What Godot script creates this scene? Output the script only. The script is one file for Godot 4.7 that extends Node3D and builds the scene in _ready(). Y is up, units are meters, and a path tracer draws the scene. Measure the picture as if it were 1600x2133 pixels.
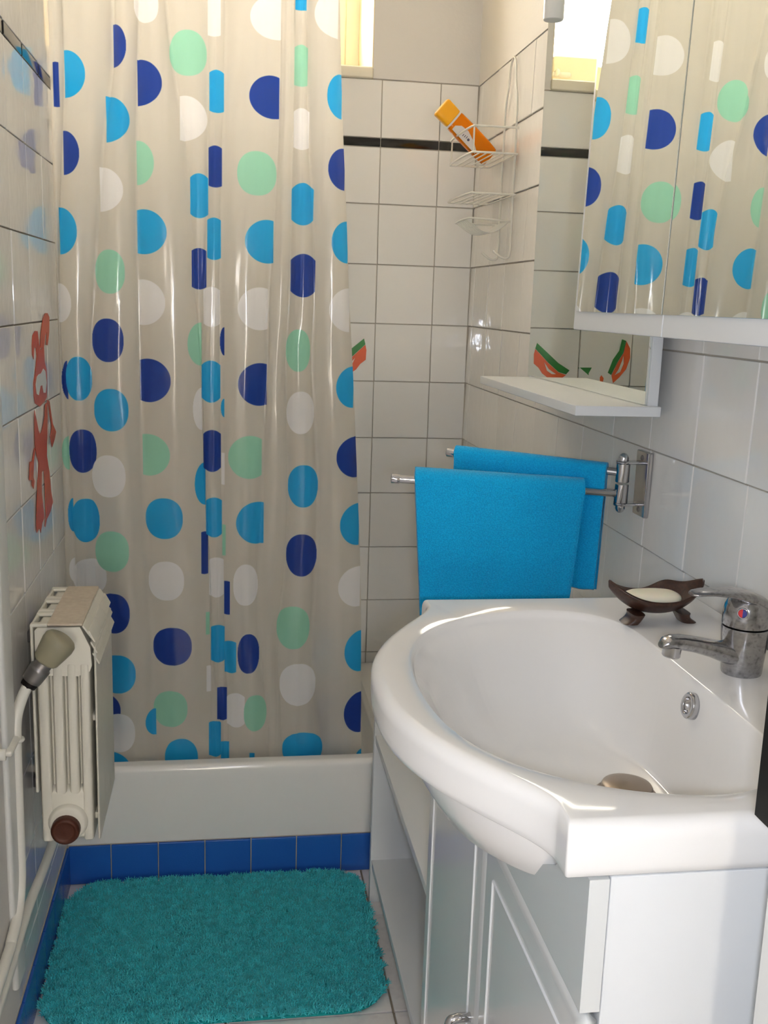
extends Node3D
# A narrow bathroom. x runs along the back wall, y up, z towards the camera; the back wall is z = 0, the floor y = 0. Metres.

const XL = -0.341     # left wall
const XR = 0.627      # right wall
const H = 2.45        # ceiling
const ZF = 3.05       # front wall, with the doorway the photograph is taken from
const TILE = 0.15

const CAM_BASIS = Basis(Vector3(0.988745, 0.031456, 0.146267), Vector3(-0.001321, 0.979445, -0.201709), Vector3(-0.149605, 0.199245, 0.968463))
const SKY_ENERGY = 31.0
const EXPOSURE = 1.18
const FLASH = 0.36
const CURTAIN_THROUGH = 1.0
const MIRROR_TILT = -1.2
const ZH = 6.6                                      # end of the unseen hall
const UNSEEN_HALL_WINDOW = [-0.35, 0.08, 0.40, 1.35]       # out of view, lights front-facing surfaces; x from, to, y from, to
const UNSEEN_LAMP_AT = Vector3(-0.02, 2.33, 1.45)  # ceiling globe out of view, placed to light the room from above
const UNSEEN_LAMP = 0.06
const LAMP_FOOT = 1.717

var M := {}
var taken := {}
var rng := RandomNumberGenerator.new()


# ---------------------------------------------------------------- mesh builder
class Geo:
	var v := PackedVector3Array()
	var uv := PackedVector2Array()
	var idx := PackedInt32Array()
	var fixed := {}

	func tri(a: int, b: int, c: int) -> void:
		idx.append(a); idx.append(b); idx.append(c)

	func vert(p: Vector3, t := Vector2.ZERO) -> int:
		v.append(p); uv.append(t)
		return v.size() - 1

	func outward(first_v: int, first_i: int) -> void:   # turns the triangles added since then so that a closed body faces out
		var c := Vector3.ZERO
		for i in range(first_v, v.size()): c += v[i]
		c /= maxf(1.0, v.size() - first_v)
		var vol := 0.0
		for i in range(first_i, idx.size(), 3):
			vol += (v[idx[i]] - c).dot((v[idx[i + 1]] - c).cross(v[idx[i + 2]] - c))
		if vol < 0.0: flip(first_i)

	func flip(first_i: int) -> void:
		for i in range(first_i, idx.size(), 3):
			var t := idx[i + 1]
			idx[i + 1] = idx[i + 2]
			idx[i + 2] = t

	func towards(first_i: int, d: Vector3) -> void:      # the same for an open sheet
		var n := Vector3.ZERO
		for i in range(first_i, idx.size(), 3):
			n += (v[idx[i + 1]] - v[idx[i]]).cross(v[idx[i + 2]] - v[idx[i]])
		if n.dot(d) < 0.0: flip(first_i)

	func grid(rows: Array, wrap: bool, cap0 := false, cap1 := false, facing := Vector3.ZERO, uvs = null) -> void:
		var fv := v.size()
		var fi := idx.size()
		var n: int = rows[0].size()
		for r in rows.size():
			for k in n:
				vert(rows[r][k], uvs[r][k] if uvs != null else Vector2(float(k) / n, float(r) / rows.size()))
		for r in rows.size() - 1:
			for k in (n if wrap else n - 1):
				var a := fv + r * n + k
				var b := fv + r * n + (k + 1) % n
				var c := b + n
				var d := a + n
				tri(a, b, c); tri(a, c, d)
		for e in 2:
			if (cap0 if e == 0 else cap1):
				var row: PackedVector3Array = rows[0 if e == 0 else rows.size() - 1]
				var mid := Vector3.ZERO
				for p in row: mid += p
				var f := v.size()
				for p in row: vert(p)
				var m := vert(mid / n)
				for k in n:
					if e == 0: tri(m, f + (k + 1) % n, f + k)
					else: tri(m, f + k, f + (k + 1) % n)
		if facing == Vector3.ZERO: outward(fv, fi)
		else: towards(fi, facing)

	func box(c: Vector3, s: Vector3, bevel := 0.002, turn := Basis.IDENTITY) -> void:
		var fv := v.size()
		var fi := idx.size()
		var h := s * 0.5
		var b := minf(bevel, minf(h.x, minf(h.y, h.z)) * 0.9)
		var id := {}
		for ax in 3:
			for sg in [-1, 1]:
				for i in [-1, 1]:
					for j in [-1, 1]:
						var p := Vector3.ZERO
						var u := (ax + 1) % 3
						var w := (ax + 2) % 3
						p[ax] = sg * h[ax]; p[u] = i * (h[u] - b); p[w] = j * (h[w] - b)
						var k := Vector3i.ZERO
						k[ax] = sg; k[u] = i; k[w] = j
						id[[ax, k]] = vert(c + turn * p)
				var q := []
				for ij in [[-1, -1], [1, -1], [1, 1], [-1, 1]]:
					var k := Vector3i.ZERO
					k[ax] = sg; k[(ax + 1) % 3] = ij[0]; k[(ax + 2) % 3] = ij[1]
					q.append(id[[ax, k]])
				if sg < 0: q.reverse()
				tri(q[0], q[1], q[2]); tri(q[0], q[2], q[3])
		for ax in 3:      # chamfers along axis ax
			var u := (ax + 1) % 3
			var w := (ax + 2) % 3
			for i in [-1, 1]:
				for j in [-1, 1]:
					var k0 := Vector3i.ZERO
					k0[ax] = -1; k0[u] = i; k0[w] = j
					var k1 := k0
					k1[ax] = 1
					var q := [id[[u, k0]], id[[w, k0]], id[[w, k1]], id[[u, k1]]]
					if i * j < 0: q.reverse()
					tri(q[0], q[1], q[2]); tri(q[0], q[2], q[3])
		for i in [-1, 1]:
			for j in [-1, 1]:
				for l in [-1, 1]:
					var k := Vector3i(i, j, l)
					if i * j * l > 0: tri(id[[0, k]], id[[1, k]], id[[2, k]])
					else: tri(id[[0, k]], id[[2, k]], id[[1, k]])
		outward(fv, fi)

	func tube(path: PackedVector3Array, r, n := 10, caps := true) -> void:
		var rows := []
		var t0 := (path[1] - path[0]).normalized()
		var side := t0.cross(Vector3.UP if absf(t0.y) < 0.9 else Vector3.RIGHT).normalized()
		for i in path.size():
			var t := (path[mini(i + 1, path.size() - 1)] - path[maxi(i - 1, 0)]).normalized()
			side = (side - t * side.dot(t)).normalized()
			var up := t.cross(side)
			var rad: float = r[i] if r is Array else r
			var ring := PackedVector3Array()
			for k in n:
				var a := TAU * k / n
				ring.append(path[i] + (side * cos(a) + up * sin(a)) * rad)
			rows.append(ring)
		grid(rows, true, caps, caps)

	func lathe(base: Vector3, axis: Vector3, prof: Array, n := 24) -> void:   # prof: [distance along the axis, radius]; a repeated entry makes a sharp edge
		var a := axis.normalized()
		var side := a.cross(Vector3.UP if absf(a.y) < 0.9 else Vector3.RIGHT).normalized()
		var up := a.cross(side)
		var rows := []
		for p in prof:
			var ring := PackedVector3Array()
			for k in n:
				var t := TAU * k / n
				ring.append(base + a * p[0] + (side * cos(t) + up * sin(t)) * maxf(p[1], 0.00005))
			rows.append(ring)
		grid(rows, true, true, true)

	func plate(given: PackedVector2Array, o: Vector3, ex: Vector3, ey: Vector3, thick: Vector3) -> void:   # an outline given thickness
		var pts := given.duplicate()
		var area := 0.0
		for i in pts.size(): area += pts[i].cross(pts[(i + 1) % pts.size()])
		if area < 0.0: pts.reverse()
		var fv := v.size()
		var fi := idx.size()
		var t := Geometry2D.triangulate_polygon(pts)
		for s in 2:
			var f := v.size()
			for p in pts: vert(o + ex * p.x + ey * p.y + thick * s)
			for i in range(0, t.size(), 3):
				var ccw := (pts[t[i + 1]] - pts[t[i]]).cross(pts[t[i + 2]] - pts[t[i]]) > 0.0
				if ccw == (s == 1): tri(f + t[i], f + t[i + 1], f + t[i + 2])
				else: tri(f + t[i], f + t[i + 2], f + t[i + 1])
		for i in pts.size():
			var g := v.size()
			for pt in [pts[i], pts[(i + 1) % pts.size()]]:
				vert(o + ex * pt.x + ey * pt.y); vert(o + ex * pt.x + ey * pt.y + thick)
			tri(g, g + 2, g + 3); tri(g, g + 3, g + 1)
		outward(fv, fi)

	func mesh() -> ArrayMesh:
		var n := PackedVector3Array()
		n.resize(v.size())
		var out := PackedInt32Array()
		out.resize(idx.size())
		for i in range(0, idx.size(), 3):
			var a := idx[i]
			var b := idx[i + 1]
			var c := idx[i + 2]
			var f := (v[b] - v[a]).cross(v[c] - v[a])
			n[a] += f; n[b] += f; n[c] += f
			out[i] = a; out[i + 1] = c; out[i + 2] = b
		for i in n.size(): n[i] = n[i].normalized() if n[i].length() > 1e-14 else Vector3.UP
		var arr := []
		arr.resize(Mesh.ARRAY_MAX)
		arr[Mesh.ARRAY_VERTEX] = v
		arr[Mesh.ARRAY_NORMAL] = n
		arr[Mesh.ARRAY_TEX_UV] = uv
		arr[Mesh.ARRAY_INDEX] = out
		var m := ArrayMesh.new()
		m.add_surface_from_arrays(Mesh.PRIMITIVE_TRIANGLES, arr)
		return m


# ---------------------------------------------------------------- naming and tagging
func numbered(called: String) -> String:
	if not taken.has(called):
		taken[called] = 0
		return called
	taken[called] += 1
	return "%s_%03d" % [called, taken[called]]

func thing(called: String, label: String, category: String, at := Vector3.ZERO, group := "") -> Node3D:
	var o := Node3D.new()
	o.name = numbered(called)
	o.position = at
	add_child(o)
	tag(o, label, category, group)
	return o

func tag(o: Node3D, label: String, category: String, group := "") -> void:
	o.set_meta("label", label)
	o.set_meta("category", category)
	if group != "": o.set_meta("group", group)

# commits a shape, given in room coordinates, as one mesh under its parent
func obj(called: String, g: Geo, m: Material, parent: Node3D = null) -> MeshInstance3D:
	var o := MeshInstance3D.new()
	var away := Vector3.ZERO
	var p: Node = parent
	while p is Node3D and p != self:
		away += p.position
		p = p.get_parent()
	if away != Vector3.ZERO:
		for i in g.v.size(): g.v[i] -= away
	o.mesh = g.mesh()
	o.material_override = m
	if parent == null:
		o.name = numbered(called)
		add_child(o)
	else:
		o.name = called
		parent.add_child(o, true)
	return o

func struct(called: String, g: Geo, m: Material) -> MeshInstance3D:
	var o := obj(called, g, m)
	o.set_meta("kind", "structure")
	return o

# a piece of a surface that shares its mesh with its like
func piece(called: String, mesh: Mesh, m: Material, parent: Node3D, xf: Transform3D) -> void:
	var o := MeshInstance3D.new()
	o.mesh = mesh
	o.material_override = m
	o.transform = xf
	o.name = called
	parent.add_child(o, true)

func boxed(c: Vector3, s: Vector3, bevel := 0.002) -> Geo:
	var g := Geo.new()
	g.box(c, s, bevel)
	return g

func span(x0: float, x1: float, y0: float, y1: float, z0: float, z1: float, bevel := 0.002) -> Geo:
	return boxed(Vector3((x0 + x1) / 2, (y0 + y1) / 2, (z0 + z1) / 2), Vector3(x1 - x0, y1 - y0, z1 - z0), bevel)

func smooth(pts: Array, per := 6) -> PackedVector3Array:
	var out := PackedVector3Array()
	for i in pts.size() - 1:
		for k in per:
			out.append(pts[i].cubic_interpolate(pts[i + 1], pts[maxi(i - 1, 0)], pts[mini(i + 2, pts.size() - 1)], float(k) / per))
	out.append(pts[-1])
	return out

func outline(text: String) -> PackedVector2Array:      # "x,y x,y ..." in millimetres
	var out := PackedVector2Array()
	for w in text.split(" "):
		var c := w.split(",")
		out.append(Vector2(float(c[0]), float(c[1])) / 1000.0)
	return out

func rrect(x0: float, x1: float, z0: float, z1: float, r: float, y: float, n := 8) -> PackedVector3Array:   # a rounded rectangle lying flat
	var out := PackedVector3Array()
	for q in 4:
		var c := Vector2(x1 - r if q in [0, 3] else x0 + r, z1 - r if q < 2 else z0 + r)
		for k in n + 1:
			var a := (q + float(k) / n) * PI / 2
			out.append(Vector3(c.x + cos(a) * r, y, c.y + sin(a) * r))
	return out


# ---------------------------------------------------------------- materials
func mat(c: Color, rough: float, metal := 0.0, spec := 0.5) -> StandardMaterial3D:
	var m := StandardMaterial3D.new()
	m.albedo_color = c
	m.roughness = rough
	m.metallic = metal
	m.metallic_specular = spec
	return m

func noise_tex(freq: float, size := 256, octaves := 3, normal := false, strength := 4.0, seed_ := 1) -> NoiseTexture2D:
	var n := FastNoiseLite.new()
	n.noise_type = FastNoiseLite.TYPE_SIMPLEX_SMOOTH
	n.frequency = freq
	n.seed = seed_
	n.fractal_octaves = octaves
	var t := NoiseTexture2D.new()
	t.width = size
	t.height = size
	t.seamless = true
	t.noise = n
	t.as_normal_map = normal
	t.bump_strength = strength
	return t

func relief(m: StandardMaterial3D, tex: Texture2D, scale_: float, height: float) -> void:
	m.heightmap_enabled = true
	m.heightmap_texture = tex
	m.heightmap_scale = height
	m.uv1_triplanar = true
	m.uv1_scale = Vector3.ONE * scale_

func tinted(m: StandardMaterial3D, tex: Texture2D, scale_: float) -> void:
	m.albedo_texture = tex
	m.uv1_triplanar = true
	m.uv1_scale = Vector3.ONE * scale_

func mottled(freq: float, colors: Array, size := 256, seed_ := 3) -> NoiseTexture2D:
	var t := noise_tex(freq, size, 4, false, 4.0, seed_)
	var g := Gradient.new()
	var offs := PackedFloat32Array()
	var cols := PackedColorArray()
	for i in colors.size():
		offs.append(float(i) / (colors.size() - 1))
		cols.append(colors[i])
	g.offsets = offs
	g.colors = cols
	t.color_ramp = g
	return t

func materials() -> void:
	var wavy := noise_tex(0.02, 256, 2, false, 4.0, 11)
	for k in 3:
		var t := mat([Color(0.945, 0.935, 0.915), Color(0.955, 0.945, 0.925), Color(0.935, 0.925, 0.905)][k], 0.05)
		relief(t, wavy, 4.0 + k, 0.017)
		M["tile%d" % k] = t
	M.black_tile = mat(Color(0.045, 0.04, 0.04), 0.1)
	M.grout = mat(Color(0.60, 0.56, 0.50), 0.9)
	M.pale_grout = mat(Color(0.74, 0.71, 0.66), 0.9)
	M.plaster = mat(Color(0.87, 0.855, 0.83), 0.75)
	relief(M.plaster, noise_tex(0.05, 256, 3), 6.0, 0.02)
	M.blue_tile = mat(Color(0.16, 0.38, 0.74), 0.22)
	relief(M.blue_tile, noise_tex(0.06, 256, 3, false, 4.0, 5), 12.0, 0.02)
	M.floor_tile = mat(Color.WHITE, 0.35)
	tinted(M.floor_tile, mottled(0.03, [Color(0.91, 0.885, 0.88), Color(0.95, 0.93, 0.92), Color(0.93, 0.905, 0.90)]), 4.0)
	M.white_paint = mat(Color(0.90, 0.90, 0.88), 0.35)
	M.cream_paint = mat(Color(0.93, 0.90, 0.82), 0.4)
	M.enamel = mat(Color(0.93, 0.925, 0.91), 0.12)
	M.ceramic = mat(Color(0.935, 0.93, 0.92), 0.07)
	M.laminate = mat(Color(0.89, 0.9, 0.905), 0.3)
	M.foil = mat(Color(0.84, 0.85, 0.845), 0.16)
	M.mirror = mat(Color(0.93, 0.95, 0.94), 0.0, 1.0)
	M.chrome = mat(Color(0.78, 0.78, 0.79), 0.09, 1.0)
	M.worn_chrome = mat(Color.WHITE, 0.16, 1.0)
	tinted(M.worn_chrome, mottled(0.035, [Color(0.42, 0.42, 0.43), Color(0.66, 0.66, 0.67), Color(0.72, 0.72, 0.73), Color(0.50, 0.49, 0.49)], 256, 8), 10.0)
	M.radiator = mat(Color(0.90, 0.885, 0.83), 0.4)
	M.radiator_top = mat(Color.WHITE, 0.5)
	tinted(M.radiator_top, mottled(0.03, [Color(0.80, 0.74, 0.66), Color(0.86, 0.81, 0.73)]), 8.0)
	M.valve_plastic = mat(Color(0.58, 0.56, 0.47), 0.45)
	M.steel = mat(Color(0.55, 0.54, 0.54), 0.4, 0.9)
	M.dark_metal = mat(Color(0.10, 0.07, 0.07), 0.4, 0.5)
	M.rust = mat(Color.WHITE, 0.45, 0.3)
	tinted(M.rust, mottled(0.08, [Color(0.12, 0.07, 0.05), Color(0.36, 0.17, 0.10), Color(0.20, 0.12, 0.09)]), 30.0)
	M.pipe = mat(Color(0.92, 0.91, 0.87), 0.3)
	M.wire = mat(Color(0.92, 0.91, 0.87), 0.3)
	M.black = mat(Color(0.012, 0.016, 0.015), 0.5, 0.0, 0.3)
	M.sticker_orange = mat(Color(0.86, 0.36, 0.16), 0.4)
	M.sticker_rust = mat(Color(0.78, 0.30, 0.17), 0.4)
	M.sticker_green = mat(Color(0.16, 0.50, 0.20), 0.4)
	M.sticker_white = mat(Color(0.88, 0.88, 0.86), 0.4)
	M.towel = mat(Color.WHITE, 0.95, 0.0, 0.2)
	tinted(M.towel, mottled(0.10, [Color(0.02, 0.44, 0.68), Color(0.10, 0.74, 0.95), Color(0.05, 0.58, 0.84), Color(0.14, 0.80, 0.98)], 256, 21), 11.0)
	M.towel.heightmap_enabled = true
	M.towel.heightmap_texture = noise_tex(0.16, 256, 2, false, 4.0, 4)
	M.towel.heightmap_scale = 0.12
	M.towel.rim_enabled = true
	M.towel.rim = 0.5
	M.towel.rim_tint = 0.8
	M.rug_base = mat(Color(0.15, 0.62, 0.63), 1.0, 0.0, 0.1)
	M.rug_pile = mat(Color.WHITE, 0.95, 0.0, 0.15)
	M.rug_pile.vertex_color_use_as_albedo = true
	M.wood = mat(Color.WHITE, 0.4)
	tinted(M.wood, mottled(0.04, [Color(0.14, 0.09, 0.07), Color(0.30, 0.19, 0.14), Color(0.20, 0.13, 0.10), Color(0.34, 0.24, 0.19)], 256, 6), 12.0)
	M.soap = mat(Color(0.95, 0.92, 0.83), 0.4)
	M.soap.subsurf_scatter_enabled = true
	M.soap.subsurf_scatter_strength = 0.2
	M.cap_yellow = mat(Color(0.93, 0.66, 0.02), 0.3)
	M.gel_orange = mat(Color(0.86, 0.47, 0.0), 0.12, 0.0, 0.3)
	M.gel_orange.backlight_enabled = true
	M.gel_orange.backlight = Color(0.3, 0.3, 0.3)
	M.label_white = mat(Color(0.86, 0.84, 0.84), 0.3)
	M.label_ink = mat(Color(0.28, 0.27, 0.36), 0.4)
	M.red = mat(Color(0.80, 0.05, 0.10), 0.3)
	M.blue = mat(Color(0.08, 0.12, 0.50), 0.3)
	var pane := mat(Color(1, 0.98, 0.94, 0.06), 0.02)
	pane.transparency = BaseMaterial3D.TRANSPARENCY_ALPHA
	M.pane = pane
	M.plug = mat(Color(0.62, 0.57, 0.52), 0.35, 0.8)


# ---------------------------------------------------------------- camera, sky, light
func light_and_camera() -> void:
	var cam := Camera3D.new()
	cam.name = "camera"
	add_child(cam)
	cam.fov = 52.823
	cam.near = 0.02
	cam.far = 60.0
	cam.transform = Transform3D(CAM_BASIS, Vector3(0, 1.2543, 2.7096))
	cam.current = true

	var sky_mat := ProceduralSkyMaterial.new()
	for k in ["sky_top_color", "sky_horizon_color", "ground_bottom_color", "ground_horizon_color"]:
		sky_mat.set(k, Color(1.0, 0.955, 0.88))
	sky_mat.sun_angle_max = 1.0
	var sky := Sky.new()
	sky.sky_material = sky_mat
	var env := Environment.new()
	env.background_mode = Environment.BG_SKY
	env.sky = sky
	env.background_energy_multiplier = SKY_ENERGY
	env.tonemap_mode = Environment.TONE_MAPPER_LINEAR
	env.tonemap_exposure = EXPOSURE
	env.sdfgi_enabled = true
	env.ssao_enabled = true
	env.ssil_enabled = true
	var we := WorldEnvironment.new()
	we.name = "world"
	we.environment = env
	add_child(we)

	var flash := OmniLight3D.new()      # the flash of the camera that took the photograph
	flash.name = "camera_flash"
	flash.position = Vector3(0.032, 1.222, 2.69)
	flash.light_color = Color(0.93, 0.95, 1.0)
	flash.light_energy = FLASH
	flash.light_size = 0.018
	flash.omni_range = 12.0
	flash.omni_attenuation = 2.0
	flash.shadow_enabled = true
	add_child(flash)

	var glow := OmniLight3D.new()       # unseen ceiling globe, placed to light the basin, right wall and floor (see unseen_ceiling_lamp)
	glow.name = "unseen_ceiling_lamp_glow"
	glow.position = UNSEEN_LAMP_AT
	glow.light_color = Color(1.0, 0.96, 0.90)
	glow.light_energy = UNSEEN_LAMP
	glow.light_size = 0.07
	glow.omni_range = 12.0
	glow.omni_attenuation = 2.0
	glow.shadow_enabled = true
	add_child(glow)


# ---------------------------------------------------------------- the room
var tile_meshes := {}

func tile_mesh(w: float, h: float) -> Mesh:
	var key := "%d_%d" % [roundi(w * 1000), roundi(h * 1000)]
	if not tile_meshes.has(key):
		var g := Geo.new()
		g.box(Vector3(0, 0, 0.003), Vector3(w, h, 0.006), 0.0011)
		tile_meshes[key] = g.mesh()
	return tile_meshes[key]

# covers part of a wall with tiles; o is its corner, ex and ey run along it and n into the room
func tiled(parent: Node3D, o: Vector3, ex: Vector3, ey: Vector3, n: Vector3, xs: Array, ys: Array, strip := -1, skip = null, lean := 0.0) -> void:
	var gap := 0.0022
	for i in xs.size() - 1:
		for j in ys.size() - 1:
			var w: float = xs[i + 1] - xs[i] - gap
			var h: float = ys[j + 1] - ys[j] - gap
			if w < 0.004 or h < 0.004 or (skip != null and skip.call(i, j)): continue
			var c: Vector3 = o + ex * ((xs[i] + xs[i + 1]) / 2) + ey * ((ys[j] + ys[j + 1]) / 2)
			var b := Basis(ex, ey, n)
			b = b.rotated(ex, lean + rng.randfn(0.0, 0.0018)).rotated(ey, clampf(rng.randfn(0.0, 0.008), -0.013, 0.013))
			piece("tile", tile_mesh(w, h), M.black_tile if j == strip else M["tile%d" % rng.randi_range(0, 2)], parent, Transform3D(b, c - n * 0.0005))

func steps(first: float, last: float, from: float, by: float) -> Array:      # joint lines: the ends, and every multiple of by through from
	var out := [first]
	var k := ceilf((first - from) / by + 0.02)
	while from + k * by < last - 0.003:
		out.append(from + k * by)
		k += 1
	out.append(last)
	return out

func room() -> void:
	# floor, with its tiles
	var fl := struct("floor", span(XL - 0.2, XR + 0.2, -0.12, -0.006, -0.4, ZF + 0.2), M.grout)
	var fx := steps(XL, XR, 0.297, 0.30)
	var fz := steps(0.56, ZF, 1.09, 0.30)
	for i in fx.size() - 1:
		for j in fz.size() - 1:
			var w: float = fx[i + 1] - fx[i] - 0.004
			var d: float = fz[j + 1] - fz[j] - 0.004
			piece("tile", tile_mesh(w, d), M.floor_tile, fl, Transform3D(Basis(Vector3.RIGHT, Vector3.FORWARD, Vector3.UP), Vector3((fx[i] + fx[i + 1]) / 2, -0.0065, (fz[j] + fz[j + 1]) / 2)))
	struct("ceiling", span(XL - 0.2, XR + 0.2, H, H + 0.15, -0.4, ZF + 0.2), M.plaster)

	# back wall with the window opening
	var wx0 := -0.26
	var wx1 := 0.356
	var wy0 := 1.80
	var wy1 := 2.40
	var g := Geo.new()
	g.box(Vector3((XL + XR) / 2, 0.9 - 0.06, -0.2022), Vector3(XR - XL + 0.4, 1.92, 0.3958), 0.0)
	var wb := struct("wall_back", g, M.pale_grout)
	g = Geo.new()
	for b in [[XL - 0.2, wx0, wy0, H], [wx1, XR + 0.2, wy0, H], [wx0, wx1, wy1, H]]:
		g.box(Vector3((b[0] + b[1]) / 2, (b[2] + b[3]) / 2, -0.2), Vector3(b[1] - b[0], b[3] - b[2], 0.4), 0.0)
	obj("plaster", g, M.plaster, wb)
	var rows := steps(0.0, 1.49, 1.1993, 0.15) 
	rows[-1] = 1.4993
	rows.append_array([1.638, 1.660, 1.798])
	tiled(wb, Vector3(0, 0, -0.006), Vector3.RIGHT, Vector3.UP, Vector3.BACK, steps(XL, XR, 0.380, 0.15), rows, rows.size() - 3, func(_i, j): return j < 1, -0.018)

	# window
	var win := thing_structure("window_1", Vector3((wx0 + wx1) / 2, wy0, -0.1))
	g = Geo.new()
	var zf := -0.32
	var fw := 0.045
	g.box(Vector3(wx0 + fw / 2, (wy0 + wy1) / 2, zf), Vector3(fw, wy1 - wy0, 0.05), 0.004)
	g.box(Vector3(wx1 - fw / 2, (wy0 + wy1) / 2, zf), Vector3(fw, wy1 - wy0, 0.05), 0.004)
	g.box(Vector3((wx0 + wx1) / 2, wy1 - fw / 2, zf), Vector3(wx1 - wx0 - 2 * fw, fw, 0.05), 0.004)
	g.box(Vector3((wx0 + wx1) / 2, wy0 + 0.035, zf), Vector3(wx1 - wx0 - 2 * fw, 0.07, 0.05), 0.004)
	obj("frame", g, M.cream_paint, win)
	g = Geo.new()
	var sx0 := wx0 + fw - 0.006
	var sx1 := wx1 - fw + 0.006
	var sy0 := wy0 + 0.07 - 0.006
	var sy1 := wy1 - fw + 0.006
	var sw := 0.052
	var sb := 0.088
	for b in [[sx0, sx0 + sw, sy0, sy1], [sx1 - sw, sx1, sy0, sy1], [sx0 + sw, sx1 - sw, sy0, sy0 + sb], [sx0 + sw, sx1 - sw, sy1 - sw, sy1]]:
		g.box(Vector3((b[0] + b[1]) / 2, (b[2] + b[3]) / 2, zf + 0.012), Vector3(b[1] - b[0], b[3] - b[2], 0.04), 0.006)
	var sash := obj("sash", g, M.cream_paint, win)
	obj("pane", span(sx0 + sw - 0.004, sx1 - sw + 0.004, sy0 + sb - 0.004, sy1 - sw + 0.004, zf + 0.004, zf + 0.008, 0.0), M.pane, sash)
	g = Geo.new()
	g.box(Vector3(sx1 - sw / 2 - 0.05, sy0 + 0.035, zf + 0.037), Vector3(0.055, 0.014, 0.012), 0.004)
	g.box(Vector3(sx1 - sw / 2 - 0.035, sy0 + 0.038, zf + 0.045), Vector3(0.012, 0.02, 0.014), 0.004)
	obj("latch", g, M.white_paint, sash)
	var lining := mat(Color(0.90, 0.85, 0.73), 0.6)
	g = Geo.new()
	g.box(Vector3(wx0 + 0.001, (wy0 + wy1) / 2, -0.15), Vector3(0.004, wy1 - wy0, 0.299), 0.0005)
	g.box(Vector3(wx1 - 0.001, (wy0 + wy1) / 2, -0.15), Vector3(0.004, wy1 - wy0, 0.299), 0.0005)
	g.box(Vector3((wx0 + wx1) / 2, wy1 - 0.001, -0.15), Vector3(wx1 - wx0, 0.004, 0.299), 0.0005)
	obj("reveal", g, lining, win)
	obj("sill", span(wx0, wx1, wy0 - 0.001, wy0 + 0.026, zf + 0.02, 0.008, 0.004), M.cream_paint, win)

	# right wall
	var wr := struct("wall_right", span(XR + 0.0044, XR + 0.2, -0.1, H, 0.0, ZF, 0.0), M.pale_grout)
	var rr := steps(0.0, 1.798, 1.1993, 0.15)
	var rz := steps(0.0, 2.1, 1.0963, 0.15)
	tiled(wr, Vector3(XR + 0.006, 0, 0), Vector3.FORWARD * -1.0, Vector3.UP, Vector3.LEFT, rz, rr, -1, func(i, j): return j < 2 or (j < 5 and i > 8), -0.018)
	g = Geo.new()
	g.box(Vector3(XR + 0.1, (1.798 + H) / 2, 1.05), Vector3(0.2, H - 1.798, 2.1), 0.0)
	g.box(Vector3(XR + 0.1, H / 2, (2.1 + ZF) / 2), Vector3(0.2, H, ZF - 2.1), 0.0)
	obj("plaster", g, M.plaster, wr)

	# left wall: tiles as far as the white casing, plaster beyond
	var zc := 1.125
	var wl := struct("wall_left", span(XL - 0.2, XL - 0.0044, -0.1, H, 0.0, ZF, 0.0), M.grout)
	tiled(wl, Vector3(XL - 0.006, 0, 0), Vector3.BACK, Vector3.UP, Vector3.RIGHT, steps(0.0, zc, 0.497, 0.15), rows, rows.size() - 3, func(i, j): return j < 1 and i < 2)
	g = Geo.new()
	g.box(Vector3(XL - 0.1, (1.798 + H) / 2, zc / 2), Vector3(0.2, H - 1.798, zc), 0.0)
	g.box(Vector3(XL - 0.1, H / 2, (zc + ZF) / 2), Vector3(0.2, H, ZF - zc), 0.0)
	obj("plaster", g, M.plaster, wl)
	struct("trim_1", span(XL - 0.002, XL + 0.010, 0.150, 2.2, zc - 0.008, zc + 0.05, 0.004), M.white_paint)

	# front wall with the open doorway behind the camera, and the jamb that shows at the right edge
	g = Geo.new()
	for b in [[XL - 0.2, -0.30, -0.01, H], [0.50, XR + 0.2, -0.01, H], [-0.30, 0.50, 2.04, H]]:
		g.box(Vector3((b[0] + b[1]) / 2, (b[2] + b[3]) / 2, ZF + 0.1), Vector3(b[1] - b[0], b[3] - b[2], 0.2), 0.0)
	struct("wall_front", g, M.plaster)
	# an unseen hall behind the camera, its window placed to light front-facing surfaces
	var hx0 := -0.75
	var hx1 := 0.95
	var z9 := ZH + 0.2
	struct("floor_unseen_hall", span(hx0 - 0.2, hx1 + 0.2, -0.12, 0.0, ZF + 0.2, z9, 0.0), mat(Color(0.55, 0.44, 0.33), 0.4))
	struct("ceiling_unseen_hall", span(hx0 - 0.2, hx1 + 0.2, H, H + 0.15, ZF + 0.2, z9, 0.0), M.plaster)
	struct("wall_unseen_hall_left", span(hx0 - 0.2, hx0, -0.1, H, ZF + 0.2, z9, 0.0), M.plaster)
	struct("wall_unseen_hall_right", span(hx1, hx1 + 0.2, -0.1, H, ZF + 0.2, z9, 0.0), M.plaster)
	g = Geo.new()
	for b in [[hx0 - 0.2, XL - 0.1, -0.1, H], [XR + 0.1, hx1 + 0.2, -0.1, H]]:
		g.box(Vector3((b[0] + b[1]) / 2, (b[2] + b[3]) / 2, ZF + 0.15), Vector3(b[1] - b[0], b[3] - b[2], 0.1), 0.0)
	struct("wall_unseen_hall_front", g, M.plaster)
	g = Geo.new()
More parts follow.
